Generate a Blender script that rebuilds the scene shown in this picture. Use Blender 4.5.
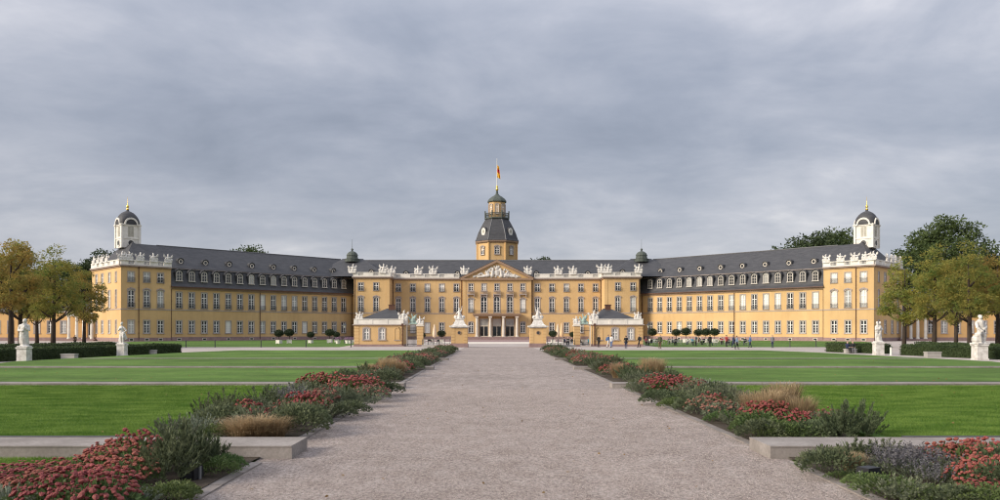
import bpy, math, random
import numpy as np
from mathutils import Vector, Matrix

# ------------------------------------------------------------------ reset
for o in list(bpy.data.objects):
    bpy.data.objects.remove(o, do_unlink=True)
scene = bpy.context.scene
COL = scene.collection
R = math.radians
rnd = random.Random(7)

# ------------------------------------------------------------------ camera
F = 783.0            # focal length in photo pixels (photo is 1000 px wide)
EYE = 2.3            # camera height
CX = -0.52           # camera stands a little beside the path's middle
VX, VY = 495.0, 331.0
cam = bpy.data.cameras.new('camera')
cam.sensor_width = 36.0
cam.lens = F / 1000.0 * 36.0
cam.shift_x = (500.0 - VX) / 1000.0
cam.shift_y = (VY - 250.0) / 1000.0
cam.clip_end = 6000.0
camo = bpy.data.objects.new('camera', cam)
camo.location = (CX, 0, EYE)
camo.rotation_euler = (R(90), 0, 0)
COL.objects.link(camo)
scene.camera = camo


def gx(u, Y):
    """world X of photo column u at depth Y"""
    return CX + (u - VX) * Y / F


def gp(u, v):
    """ground point seen at photo pixel u, v"""
    Y = F * EYE / (v - VY)
    return gx(u, Y), Y


# ------------------------------------------------------------------ world and sun
SUN_DIR = Vector((-0.90, -0.43, 0.0)).normalized()      # towards the sun, on the ground
SUN_EL = R(24)
world = bpy.data.worlds.new('World')
scene.world = world
world.use_nodes = True
wn, wl = world.node_tree.nodes, world.node_tree.links
wn.clear()


def N(nodes, typ, **kw):
    n = nodes.new(typ)
    for k, v in kw.items():
        setattr(n, k, v)
    return n


sky = N(wn, 'ShaderNodeTexSky', sky_type='NISHITA', sun_disc=False)
sky.sun_elevation = SUN_EL
sky.sun_rotation = math.atan2(SUN_DIR.x, SUN_DIR.y)
sky.air_density = 1.0
sky.dust_density = 2.0
skys = N(wn, 'ShaderNodeVectorMath', operation='SCALE')
skys.inputs['Scale'].default_value = 0.07
wl.new(sky.outputs[0], skys.inputs[0])
geo = N(wn, 'ShaderNodeTexCoord')
sep = N(wn, 'ShaderNodeSeparateXYZ')
wl.new(geo.outputs['Generated'], sep.inputs[0])


def wmath(op, a, b=None, c=None, clamp=False):
    n = N(wn, 'ShaderNodeMath', operation=op, use_clamp=clamp)
    for i, x in enumerate((a, b, c)):
        if x is None:
            continue
        if isinstance(x, (int, float)):
            n.inputs[i].default_value = x
        else:
            wl.new(x, n.inputs[i])
    return n.outputs[0]


# a flat cloud deck: the view ray is carried up to a plane above the ground
zc = wmath('MAXIMUM', sep.outputs['Z'], 0.0)
zz = wmath('ADD', zc, 0.24)
px = wmath('DIVIDE', sep.outputs['X'], zz)
py = wmath('DIVIDE', sep.outputs['Y'], zz)
comb = N(wn, 'ShaderNodeCombineXYZ')
wl.new(px, comb.inputs[0])
wl.new(py, comb.inputs[1])


def wnoise(scale, loc, rot, scl, detail, rough, dist=0.0):
    m = N(wn, 'ShaderNodeMapping')
    m.inputs['Location'].default_value = loc
    m.inputs['Rotation'].default_value = (0, 0, rot)
    m.inputs['Scale'].default_value = scl
    wl.new(comb.outputs[0], m.inputs[0])
    t = N(wn, 'ShaderNodeTexNoise')
    t.inputs['Scale'].default_value = scale
    t.inputs['Detail'].default_value = detail
    t.inputs['Roughness'].default_value = rough
    t.inputs['Distortion'].default_value = dist
    wl.new(m.outputs[0], t.inputs['Vector'])
    return t.outputs['Fac']


n1 = wnoise(1.0, (3.1, 1.7, 0), R(8), (0.8, 1.0, 1), 4, 0.5, 0.25)
n2 = wnoise(2.6, (8.1, 5.2, 2), R(-10), (0.8, 1.0, 1), 6, 0.55, 0.35)
n3 = wnoise(0.45, (1.4, 9.2, 4), 0.0, (1.0, 1.2, 1), 3, 0.5)
n4 = wnoise(7.0, (2.2, 4.4, 1), R(10), (0.8, 1.0, 1), 5, 0.6, 0.2)
body = wmath('ADD', wmath('MULTIPLY', n1, 0.42), wmath('MULTIPLY', n2, 0.38))
body = wmath('ADD', body, wmath('MULTIPLY', n3, 0.20))
body = wmath('ADD', body, wmath('MULTIPLY', n4, 0.10))
ramp = N(wn, 'ShaderNodeValToRGB')
cr = ramp.color_ramp
CLOUD = [(0.36, (0.108, 0.123, 0.156)), (0.47, (0.150, 0.164, 0.200)), (0.54, (0.188, 0.199, 0.233)),
         (0.61, (0.245, 0.250, 0.278)), (0.70, (0.365, 0.358, 0.366))]
cr.elements[0].position, cr.elements[0].color = CLOUD[0][0], (*CLOUD[0][1], 1)
cr.elements[1].position, cr.elements[1].color = CLOUD[-1][0], (*CLOUD[-1][1], 1)
for p, c in CLOUD[1:-1]:
    e = cr.elements.new(p)
    e.color = (*c, 1)
wl.new(body, ramp.inputs[0])
# the deck thins out towards the horizon and is a little brighter there
hz = wmath('POWER', wmath('SUBTRACT', 1.0, zc, clamp=True), 9.0)
hmix = N(wn, 'ShaderNodeMixRGB')
hmix.inputs[2].default_value = (0.325, 0.325, 0.340, 1)
wl.new(wmath('MULTIPLY', hz, 0.45), hmix.inputs[0])
wl.new(ramp.outputs[0], hmix.inputs[1])
# overcast sky: brightness grows smoothly from the horizon to about three times at the zenith
grow = N(wn, 'ShaderNodeVectorMath', operation='SCALE')
wl.new(hmix.outputs[0], grow.inputs[0])
wl.new(wmath('ADD', wmath('MULTIPLY', wmath('POWER', zc, 2.0), 2.0), 1.0), grow.inputs['Scale'])
cover = N(wn, 'ShaderNodeMixRGB')
cover.inputs[0].default_value = 0.90
wl.new(skys.outputs[0], cover.inputs[1])
wl.new(grow.outputs[0], cover.inputs[2])
bg = N(wn, 'ShaderNodeBackground')
bg.inputs[1].default_value = 1.0
wl.new(cover.outputs[0], bg.inputs[0])
wo = N(wn, 'ShaderNodeOutputWorld')
wl.new(bg.outputs[0], wo.inputs[0])

sl = bpy.data.lights.new('sun', 'SUN')
sl.energy = 2.1
sl.angle = R(24)
sl.color = (1.0, 0.90, 0.76)
so = bpy.data.objects.new('sun', sl)
d = Vector((SUN_DIR.x * math.cos(SUN_EL), SUN_DIR.y * math.cos(SUN_EL), math.sin(SUN_EL)))
so.rotation_euler = d.to_track_quat('Z', 'Y').to_euler()
so.location = (-40, -20, 60)
COL.objects.link(so)

scene.render.engine = 'CYCLES'
scene.cycles.filter_width = 1.15
scene.view_settings.view_transform = 'Standard'
scene.view_settings.look = 'None'
scene.view_settings.exposure = 1.12
scene.view_settings.gamma = 1.0
scene.view_settings.use_curve_mapping = False


# ------------------------------------------------------------------ materials
def mat(name, col, rough=0.8, var=0.12, scale=1.0, col2=None, bump=0.0, bscale=20.0, spec=0.3,
        stretch=(1, 1, 1), detail=6, objvar=0.0, trans=0.0, metal=0.0, coord='Object', rand_hue=0.0):
    m = bpy.data.materials.new(name)
    m.use_nodes = True
    n, l = m.node_tree.nodes, m.node_tree.links
    b = n['Principled BSDF']
    b.inputs['Roughness'].default_value = rough
    b.inputs['Metallic'].default_value = metal
    b.inputs['Specular IOR Level'].default_value = spec
    tc = N(n, 'ShaderNodeTexCoord')
    mp = N(n, 'ShaderNodeMapping')
    mp.inputs['Scale'].default_value = stretch
    if coord == 'World':
        g = N(n, 'ShaderNodeNewGeometry')
        l.new(g.outputs['Position'], mp.inputs[0])
    else:
        l.new(tc.outputs[coord], mp.inputs[0])
    t = N(n, 'ShaderNodeTexNoise')
    t.inputs['Scale'].default_value = scale
    t.inputs['Detail'].default_value = detail
    t.inputs['Roughness'].default_value = 0.6
    l.new(mp.outputs[0], t.inputs['Vector'])
    rp = N(n, 'ShaderNodeValToRGB')
    c2 = col2 if col2 else tuple(min(1, c * (1 + var)) for c in col)
    c1 = col if col2 else tuple(c * (1 - var) for c in col)
    rp.color_ramp.elements[0].position = 0.32
    rp.color_ramp.elements[0].color = (*c1, 1)
    rp.color_ramp.elements[1].position = 0.68
    rp.color_ramp.elements[1].color = (*c2, 1)
    l.new(t.outputs['Fac'], rp.inputs[0])
    out = rp.outputs[0]
    if objvar > 0:
        oi = N(n, 'ShaderNodeObjectInfo')
        mr = N(n, 'ShaderNodeMapRange')
        mr.inputs['To Min'].default_value = 1 - objvar
        mr.inputs['To Max'].default_value = 1 + objvar
        l.new(oi.outputs['Random'], mr.inputs['Value'])
        hsv = N(n, 'ShaderNodeHueSaturation')
        l.new(out, hsv.inputs['Color'])
        l.new(mr.outputs[0], hsv.inputs['Value'])
        if rand_hue:
            mh = N(n, 'ShaderNodeMapRange')
            mh.inputs['To Min'].default_value = 0.5 - rand_hue
            mh.inputs['To Max'].default_value = 0.5 + rand_hue
            w2 = N(n, 'ShaderNodeMath', operation='FRACT')
            w3 = N(n, 'ShaderNodeMath', operation='MULTIPLY')
            w3.inputs[1].default_value = 7.31
            l.new(oi.outputs['Random'], w3.inputs[0])
            l.new(w3.outputs[0], w2.inputs[0])
            l.new(w2.outputs[0], mh.inputs['Value'])
            l.new(mh.outputs[0], hsv.inputs['Hue'])
        out = hsv.outputs[0]
    l.new(out, b.inputs['Base Color'])
    if bump > 0:
        t2 = N(n, 'ShaderNodeTexNoise')
        t2.inputs['Scale'].default_value = bscale
        t2.inputs['Detail'].default_value = 5
        l.new(mp.outputs[0], t2.inputs['Vector'])
        bp = N(n, 'ShaderNodeBump')
        bp.inputs['Strength'].default_value = bump
        bp.inputs['Distance'].default_value = 0.05
        l.new(t2.outputs['Fac'], bp.inputs['Height'])
        l.new(bp.outputs[0], b.inputs['Normal'])
    if trans > 0:
        tr = N(n, 'ShaderNodeBsdfTranslucent')
        l.new(out, tr.inputs['Color'])
        mx = N(n, 'ShaderNodeMixShader')
        mx.inputs[0].default_value = trans
        l.new(b.outputs[0], mx.inputs[1])
        l.new(tr.outputs[0], mx.inputs[2])
        l.new(mx.outputs[0], n['Material Output'].inputs['Surface'])
    return m


MT = {}


def two_scale(name, c1, c2, c3, s1, s2, rough=0.9, stretch1=(1, 1, 1), stretch2=(1, 1, 1), bump=0.3, bs=60, mixf=0.5,
              p=(0.35, 0.65), coord='World', p3=None, s3=0.08):
    """colour from a broad and a fine noise laid over each other"""
    m = bpy.data.materials.new(name)
    m.use_nodes = True
    n, l = m.node_tree.nodes, m.node_tree.links
    b = n['Principled BSDF']
    b.inputs['Roughness'].default_value = rough
    b.inputs['Specular IOR Level'].default_value = 0.15
    if coord == 'World':
        src = N(n, 'ShaderNodeNewGeometry').outputs['Position']
    else:
        src = N(n, 'ShaderNodeTexCoord').outputs[coord]

    def noise(s, st, det, rg=0.6):
        mp = N(n, 'ShaderNodeMapping')
        mp.inputs['Scale'].default_value = st
        l.new(src, mp.inputs[0])
        t = N(n, 'ShaderNodeTexNoise')
        t.inputs['Scale'].default_value = s
        t.inputs['Detail'].default_value = det
        t.inputs['Roughness'].default_value = rg
        l.new(mp.outputs[0], t.inputs['Vector'])
        return t.outputs['Fac']
    a = noise(s1, stretch1, 6)
    f = noise(s2, stretch2, 5, 0.7)
    r1 = N(n, 'ShaderNodeValToRGB')
    r1.color_ramp.elements[0].position = p[0]
    r1.color_ramp.elements[0].color = (*c1, 1)
    r1.color_ramp.elements[1].position = p[1]
    r1.color_ramp.elements[1].color = (*c2, 1)
    l.new(a, r1.inputs[0])
    r2 = N(n, 'ShaderNodeValToRGB')
    r2.color_ramp.elements[0].position = 0.40
    r2.color_ramp.elements[0].color = (0, 0, 0, 1)
    r2.color_ramp.elements[1].position = 0.66
    r2.color_ramp.elements[1].color = (mixf, mixf, mixf, 1)
    l.new(f, r2.inputs[0])
    mx = N(n, 'ShaderNodeMixRGB')
    l.new(r2.outputs[0], mx.inputs[0])
    l.new(r1.outputs[0], mx.inputs[1])
    mx.inputs[2].default_value = (*c3, 1)
    out = mx.outputs[0]
    if p3:
        g = noise(s3, (1, 1, 1), 4)
        r3 = N(n, 'ShaderNodeValToRGB')
        r3.color_ramp.elements[0].position = 0.35
        r3.color_ramp.elements[0].color = (p3[0], p3[0], p3[0], 1)
        r3.color_ramp.elements[1].position = 0.65
        r3.color_ramp.elements[1].color = (p3[1], p3[1], p3[1], 1)
        l.new(g, r3.inputs[0])
        mu = N(n, 'ShaderNodeMixRGB', blend_type='MULTIPLY')
        mu.inputs[0].default_value = 1.0
        l.new(out, mu.inputs[1])
        l.new(r3.outputs[0], mu.inputs[2])
        out = mu.outputs[0]
    l.new(out, b.inputs['Base Color'])
    if bump > 0:
        bb = noise(bs, (1, 1, 1), 4, 0.7)
        bp = N(n, 'ShaderNodeBump')
        bp.inputs['Strength'].default_value = bump
        bp.inputs['Distance'].default_value = 0.03
        l.new(bb, bp.inputs['Height'])
        l.new(bp.outputs[0], b.inputs['Normal'])
    return m


MT['gravel'] = two_scale('gravel', (0.310, 0.258, 0.228), (0.440, 0.380, 0.345), (0.132, 0.106, 0.095), 2.2, 20.0,
                         stretch1=(1, 0.6, 1), stretch2=(1, 0.5, 1), bump=0.9, bs=24, mixf=0.85, p=(0.36, 0.64), p3=(0.90, 1.10), s3=0.22)
MT['court'] = two_scale('court_gravel', (0.36, 0.31, 0.28), (0.47, 0.42, 0.385), (0.26, 0.22, 0.20), 0.35, 9.0,
                        bump=0.2, bs=30, mixf=0.5)
MT['lawn'] = two_scale('lawn', (0.054, 0.112, 0.018), (0.090, 0.170, 0.029), (0.138, 0.186, 0.050), 0.55, 5.0,
                       stretch1=(0.22, 1.6, 1), stretch2=(0.6, 1.4, 1), bump=0.7, bs=25, mixf=0.6, p3=(0.76, 1.20), s3=0.16)
MT['field'] = two_scale('rough_ground', (0.05, 0.09, 0.02), (0.09, 0.13, 0.04), (0.10, 0.10, 0.05), 0.2, 2.0, bump=0.3)
MT['soil'] = two_scale('soil', (0.050, 0.038, 0.028), (0.085, 0.066, 0.050), (0.12, 0.10, 0.075), 2.0, 18.0, bump=0.8)
MT['granite'] = mat('granite', (0.36, 0.34, 0.31), 0.75, 0.16, 1.4, bump=0.25, bscale=40, coord='World', objvar=0.06)
MT['bench_stone'] = two_scale('bench_stone', (0.235, 0.208, 0.188), (0.345, 0.31, 0.285), (0.165, 0.145, 0.13), 1.1, 14.0,
                              bump=0.35, bs=50, mixf=0.5)
MT['edging'] = mat('edging_granite', (0.235, 0.205, 0.185), 0.85, 0.22, 5.0, bump=0.4, bscale=40, coord='World', objvar=0.14)
MT['ochre'] = two_scale('ochre_render', (0.58, 0.384, 0.182), (0.65, 0.444, 0.222), (0.46, 0.302, 0.150), 0.16, 1.0,
                        stretch2=(1, 1, 0.13), bump=0.05, bs=8, mixf=0.32, p3=(0.90, 1.06), s3=0.07)
MT['ochre_pale'] = two_scale('pale_ochre_render', (0.60, 0.36, 0.15), (0.66, 0.42, 0.19), (0.50, 0.31, 0.14), 0.2, 1.0,
                             bump=0.05, bs=8, mixf=0.3)
MT['sandstone'] = mat('red_sandstone', (0.27, 0.185, 0.175), 0.85, 0.15, 1.5, bump=0.2, bscale=20, coord='World')
MT['trim'] = mat('grey_stone_trim', (0.36, 0.30, 0.27), 0.8, 0.10, 1.2, coord='World')
MT['trim_red'] = mat('brown_cornice', (0.30, 0.20, 0.135), 0.8, 0.10, 1.2, coord='World')
MT['cream'] = mat('cream_plaster', (0.62, 0.56, 0.48), 0.8, 0.10, 0.8, coord='World')
MT['white'] = mat('white_paint', (0.70, 0.665, 0.60), 0.6, 0.12, 0.9, coord='World')
MT['win_white'] = mat('white_window_paint', (0.80, 0.77, 0.72), 0.55, 0.06, 2.0)
MT['dormer_frame'] = mat('dormer_frame_paint', (0.50, 0.46, 0.41), 0.7, 0.1, 2.0)
MT['marble'] = mat('weathered_marble', (0.42, 0.39, 0.35), 0.75, 0.2, 2.6, col2=(0.74, 0.71, 0.665), bump=0.15, bscale=12)
MT['slate'] = mat('slate', (0.042, 0.042, 0.046), 0.6, 0.3, 1.1, col2=(0.068, 0.067, 0.071), bump=0.4, bscale=5, spec=0.35, stretch=(0.5, 0.5, 2.6),
                  coord='World', detail=9)
MT['lead'] = mat('lead_grey', (0.14, 0.14, 0.145), 0.5, 0.15, 2.0, spec=0.4, coord='World')
MT['iron'] = mat('dark_iron', (0.045, 0.045, 0.045), 0.5, 0.15, 4.0, spec=0.4)
MT['pipe'] = mat('brown_pipe', (0.10, 0.045, 0.028), 0.5, 0.15, 4.0, spec=0.4)
MT['copper'] = mat('green_copper', (0.058, 0.068, 0.060), 0.7, 0.25, 2.0, col2=(0.098, 0.112, 0.096))
MT['verdigris'] = mat('verdigris_bronze', (0.29, 0.38, 0.34), 0.7, 0.2, 3.0)
MT['gold'] = mat('gilding', (0.75, 0.50, 0.12), 0.3, 0.1, 3.0, metal=0.9)
MT['flag_yellow'] = mat('flag_yellow', (0.75, 0.42, 0.04), 0.8, 0.1, 3.0)
MT['flag_red'] = mat('flag_red', (0.55, 0.05, 0.03), 0.8, 0.1, 3.0)
MT['glass'] = mat('window_glass', (0.022, 0.025, 0.030), 0.05, 0.25, 1.0, spec=0.55, objvar=0.5)
MT['glass_curtain_and_reflection'] = mat('curtained_glass_and_reflection', (0.38, 0.375, 0.355), 0.10, 0.25, 1.5, spec=0.8, objvar=0.25)  # curtains; its pale tone also paints a sky reflection on the café-side pavilion
MT['blind_and_reflection'] = mat('white_blind_and_reflection', (0.66, 0.64, 0.60), 0.7, 0.05, 2.0, stretch=(1, 1, 8))  # real blinds, and painted sky reflections on the café-side wing and pavilion
MT['louvre'] = mat('grey_louvre', (0.38, 0.36, 0.30), 0.7, 0.15, 5.0)
MT['bark'] = mat('bark', (0.045, 0.033, 0.025), 0.95, 0.35, 6.0, bump=0.6, bscale=18, stretch=(1, 1, 0.25))
MT['black_plastic'] = mat('black_plastic', (0.02, 0.02, 0.022), 0.5, 0.1, 3.0)
MT['grey_metal'] = mat('grey_metal', (0.30, 0.30, 0.31), 0.45, 0.1, 3.0, metal=0.6)
MT['parasol'] = mat('parasol_canvas', (0.68, 0.52, 0.38), 0.9, 0.08, 3.0)
MT['parasol_orange'] = mat('parasol_orange', (0.68, 0.45, 0.27), 0.9, 0.08, 3.0)

for k_ in ('glass', 'glass_curtain_and_reflection'):
    MT[k_].node_tree.nodes['Principled BSDF'].inputs['IOR'].default_value = 1.5


def leafmat(name, c1, c2, trans=0.25, scale=1.2, objvar=0.15, hue=0.0, c3=None):
    return mat(name, c1, 0.65, 0.2, scale, col2=c2, trans=trans, objvar=objvar, rand_hue=hue, spec=0.25)


MT['leaf_autumn'] = leafmat('autumn_leaf', (0.360, 0.215, 0.062), (0.175, 0.205, 0.052), 0.55, 0.7, 0.12, 0.01)
MT['leaf_yellow'] = leafmat('yellowing_leaf', (0.370, 0.290, 0.070), (0.120, 0.190, 0.044), 0.5, 0.7, 0.12, 0.01)
MT['leaf_green'] = leafmat('green_leaf', (0.045, 0.070, 0.022), (0.080, 0.108, 0.034), 0.3, 0.35, 0.12)
MT['leaf_dark'] = leafmat('dark_leaf', (0.028, 0.045, 0.018), (0.050, 0.070, 0.026), 0.2, 0.5, 0.10)
MT['topiary'] = leafmat('topiary_leaf', (0.022, 0.036, 0.016), (0.038, 0.055, 0.022), 0.15, 3.0, 0.12)
MT['hedge'] = leafmat('hedge_leaf', (0.034, 0.058, 0.020), (0.068, 0.098, 0.032), 0.15, 0.8, 0.10)
MT['p_dark'] = leafmat('dark_shrub_leaf', (0.068, 0.092, 0.044), (0.148, 0.170, 0.092), 0.3, 4.0, 0.22, 0.015)
MT['p_green'] = leafmat('fresh_green_leaf', (0.070, 0.118, 0.034), (0.145, 0.190, 0.070), 0.3, 4.0, 0.22, 0.02)
MT['p_silver'] = leafmat('silver_leaf', (0.155, 0.185, 0.135), (0.270, 0.295, 0.230), 0.2, 4.0, 0.15)
MT['p_grey'] = leafmat('grey_green_leaf', (0.115, 0.138, 0.080), (0.200, 0.220, 0.145), 0.3, 4.0, 0.2, 0.015)
MT['p_lav'] = leafmat('lavender_spike', (0.092, 0.088, 0.096), (0.150, 0.142, 0.152), 0.2, 4.0, 0.15)
MT['p_tan'] = leafmat('dry_grass', (0.300, 0.205, 0.110), (0.480, 0.370, 0.225), 0.35, 3.0, 0.15)
MT['p_sedum'] = leafmat('sedum_flower', (0.150, 0.030, 0.024), (0.32, 0.098, 0.080), 0.1, 16.0, 0.18, 0.012)
MT['p_rust'] = leafmat('faded_sedum_flower', (0.145, 0.055, 0.040), (0.27, 0.13, 0.095), 0.1, 16.0, 0.18, 0.012)
MT['p_purple'] = leafmat('mauve_flower', (0.22, 0.13, 0.20), (0.36, 0.24, 0.34), 0.2, 4.0, 0.15)
MT['blade'] = mat('grass_blade', (0.070, 0.150, 0.020), 0.7, 0.2, 1.6, col2=(0.210, 0.310, 0.066), trans=0.45,
                  stretch=(0.5, 1.2, 1), coord='World', spec=0.2)


# ------------------------------------------------------------------ mesh helpers
class MB:
    def __init__(self):
        self.v, self.f, self.m = [], [], []

    def add(self, verts, faces, m=0):
        b = len(self.v)
        self.v.extend([tuple(p) for p in verts])
        for f in faces:
            self.f.append(tuple(b + i for i in f))
            self.m.append(m)
        return self

    def box(self, x0, x1, y0, y1, z0, z1, m=0):
        return self.add([(x0, y0, z0), (x1, y0, z0), (x1, y1, z0), (x0, y1, z0), (x0, y0, z1), (x1, y0, z1), (x1, y1, z1),
                         (x0, y1, z1)],
                        [(0, 3, 2, 1), (4, 5, 6, 7), (0, 1, 5, 4), (1, 2, 6, 5), (2, 3, 7, 6), (3, 0, 4, 7)], m)

    def quad(self, a, b, c, d, m=0):
        return self.add([a, b, c, d], [(0, 1, 2, 3)], m)

    def poly(self, pts, m=0):
        return self.add(pts, [tuple(range(len(pts)))], m)

    def prism_xz(self, pts, y0, y1, m=0):
        """pts counter-clockwise in x,z seen from -y"""
        n = len(pts)
        vs = [(x, y0, z) for x, z in pts] + [(x, y1, z) for x, z in pts]
        fs = [tuple(range(n)), tuple(range(2 * n - 1, n - 1, -1))]
        for i in range(n):
            j = (i + 1) % n
            fs.append((j, i, n + i, n + j))
        return self.add(vs, fs, m)

    def prism_xy(self, pts, z0, z1, m=0):
        n = len(pts)
        vs = [(x, y, z0) for x, y in pts] + [(x, y, z1) for x, y in pts]
        fs = [tuple(range(n - 1, -1, -1)), tuple(range(n, 2 * n))]
        for i in range(n):
            j = (i + 1) % n
            fs.append((i, j, n + j, n + i))
        return self.add(vs, fs, m)

    def ring_xz(self, inner, outer, y0, y1, m=0):
        """frame between two outlines of equal length (open at the ends)"""
        n = len(inner)
        vs = [(x, y0, z) for x, z in inner] + [(x, y0, z) for x, z in outer] + \
             [(x, y1, z) for x, z in inner] + [(x, y1, z) for x, z in outer]
        fs = []
        for i in range(n - 1):
            fs += [(i, i + 1, n + i + 1, n + i), (n + i, n + i + 1, 3 * n + i + 1, 3 * n + i),
                   (2 * n + i, 2 * n + i + 1, i + 1, i)]
        return self.add(vs, fs, m)

    def lathe(self, prof, n=12, cx=0, cy=0, m=0, a0=0.0, cap=True, sx=1, sy=1):
        vs, fs = [], []
        for r, z in prof:
            for k in range(n):
                a = a0 + 2 * math.pi * k / n
                vs.append((cx + r * sx * math.cos(a), cy + r * sy * math.sin(a), z))
        for i in range(len(prof) - 1):
            for k in range(n):
                j = (k + 1) % n
                fs.append((i * n + k, i * n + j, (i + 1) * n + j, (i + 1) * n + k))
        if cap:
            fs.append(tuple(range(n - 1, -1, -1)))
            e = (len(prof) - 1) * n
            fs.append(tuple(range(e, e + n)))
        return self.add(vs, fs, m)

    def tube(self, pts, rad, n=6, m=0, cap=True):
        pts = [Vector(p) for p in pts]
        if not isinstance(rad, (list, tuple)):
            rad = [rad] * len(pts)
        vs, fs = [], []
        up = Vector((0.13, 0.21, 0.97)).normalized()
        for i, p in enumerate(pts):
            t = (pts[min(i + 1, len(pts) - 1)] - pts[max(i - 1, 0)])
            t.normalize()
            a = t.cross(up)
            if a.length < 0.05:
                a = t.cross(Vector((1, 0, 0)))
            a.normalize()
            b = t.cross(a)
            for k in range(n):
                q = 2 * math.pi * k / n
                vs.append(p + (a * math.cos(q) + b * math.sin(q)) * rad[i])
        for i in range(len(pts) - 1):
            for k in range(n):
                j = (k + 1) % n
                fs.append((i * n + j, i * n + k, (i + 1) * n + k, (i + 1) * n + j))
        if cap:
            fs.append(tuple(range(n)))
            e = (len(pts) - 1) * n
            fs.append(tuple(range(e + n - 1, e - 1, -1)))
        return self.add(vs, fs, m)

    def ball(self, c, r, n=8, k=5, m=0, rot=None):
        """ellipsoid with radii r=(rx,ry,rz)"""
        if isinstance(r, (int, float)):
            r = (r, r, r)
        vs, fs = [], []
        c = Vector(c)
        M = rot if rot else Matrix.Identity(3)
        vs.append(c + M @ Vector((0, 0, -r[2])))
        for i in range(1, k):
            t = -math.pi / 2 + math.pi * i / k
            for j in range(n):
                a = 2 * math.pi * j / n
                vs.append(c + M @ Vector((r[0] * math.cos(t) * math.cos(a), r[1] * math.cos(t) * math.sin(a), r[2] * math.sin(t))))
        vs.append(c + M @ Vector((0, 0, r[2])))
        for j in range(n):
            fs.append((0, 1 + (j + 1) % n, 1 + j))
        for i in range(k - 2):
            for j in range(n):
                a, b = 1 + i * n + j, 1 + i * n + (j + 1) % n
                fs.append((a, b, b + n, a + n))
        e = len(vs) - 1
        s = 1 + (k - 2) * n
        for j in range(n):
            fs.append((e, s + j, s + (j + 1) % n))
        return self.add(vs, fs, m)

    def capsule(self, p0, r0, p1, r1, n=8, m=0):
        p0, p1 = Vector(p0), Vector(p1)
        d = (p1 - p0)
        L = d.length
        d = d / L if L > 1e-6 else Vector((0, 0, 1))
        pts, rad = [], []
        for a in (80, 50, 20):
            pts.append(p0 - d * r0 * math.sin(R(a)))
            rad.append(r0 * math.cos(R(a)))
        pts += [p0, p1]
        rad += [r0, r1]
        for a in (20, 50, 80):
            pts.append(p1 + d * r1 * math.sin(R(a)))
            rad.append(r1 * math.cos(R(a)))
        return self.tube(pts, rad, n, m)

    def mesh(self, name, mats, smooth=False):
        me = bpy.data.meshes.new(name)
        me.from_pydata(self.v, [], self.f)
        for mm in mats:
            me.materials.append(mm)
        if len(mats) > 1:
            me.polygons.foreach_set('material_index', self.m)
        if smooth:
            me.polygons.foreach_set('use_smooth', [True] * len(me.polygons))
        me.update()
        return me


def obj(name, me, parent=None, loc=(0, 0, 0), rotz=0.0, scale=None):
    o = bpy.data.objects.new(name, me)
    COL.objects.link(o)
    o.location = loc
    o.rotation_euler = (0, 0, rotz)
    if scale:
        o.scale = scale if isinstance(scale, (tuple, list)) else (scale,) * 3
    if parent:
        o.parent = parent
    return o


def build(mb, name, mats, parent=None, loc=(0, 0, 0), rotz=0.0, smooth=False, scale=None):
    if not isinstance(mats, (list, tuple)):
        mats = [mats]
    mats = [MT[x] if isinstance(x, str) else x for x in mats]
    return obj(name, mb.mesh(name, mats, smooth), parent, loc, rotz, scale)


def tag(o, label, cat, group=None):
    o['label'] = label
    o['category'] = cat
    if group:
        o['group'] = group
    return o


def thing(name, label, cat, loc=(0, 0, 0), rotz=0.0, group=None, scale=None):
    o = obj(name, None, None, loc, rotz, scale)
    return tag(o, label, cat, group)


def structure(o):
    o['kind'] = 'structure'
    return o


def dup(root, loc, rotz=0.0, label=None, scale=None):
    r = root.copy()
    COL.objects.link(r)
    r.location = loc
    r.rotation_euler = (0, 0, rotz)
    if scale:
        r.scale = (scale,) * 3 if isinstance(scale, (int, float)) else scale
    if label:
        r['label'] = label
    for ch in list(root.children):
        c = ch.copy()
        COL.objects.link(c)
        c.parent = r
        for g in list(ch.children):
            k = g.copy()
            COL.objects.link(k)
            k.parent = c
    return r


def remeshed(mb, name, mats, voxel, smooth_iter=2, disp=0.0, dscale=0.3):
    """fuse overlapping blobs into one continuous skin"""
    me = mb.mesh(name + '_raw', mats)
    o = obj(name + '_raw', me)
    md = o.modifiers.new('r', 'REMESH')
    md.mode = 'VOXEL'
    md.voxel_size = voxel
    md.use_smooth_shade = True
    if smooth_iter:
        s = o.modifiers.new('s', 'SMOOTH')
        s.factor = 0.5
        s.iterations = smooth_iter
    if disp > 0:
        tx = bpy.data.textures.new(name, 'CLOUDS')
        tx.noise_scale = dscale
        dm = o.modifiers.new('d', 'DISPLACE')
        dm.texture = tx
        dm.strength = disp
        dm.mid_level = 0.5
    dg = bpy.context.evaluated_depsgraph_get()
    out = bpy.data.meshes.new_from_object(o.evaluated_get(dg))
    out.name = name
    bpy.data.objects.remove(o, do_unlink=True)
    bpy.data.meshes.remove(me)
    out.materials.clear()
    for m in mats:
        out.materials.append(m)
    return out

# ================================================================== GROUND
def sheet(name, pts, z, m, label=None):
    mb = MB().poly([(x, y, z) for x, y in pts])
    return structure(build(mb, name, m))


def rect(x0, x1, y0, y1):
    return [(x0, y0), (x1, y0), (x1, y1), (x0, y1)]


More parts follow.
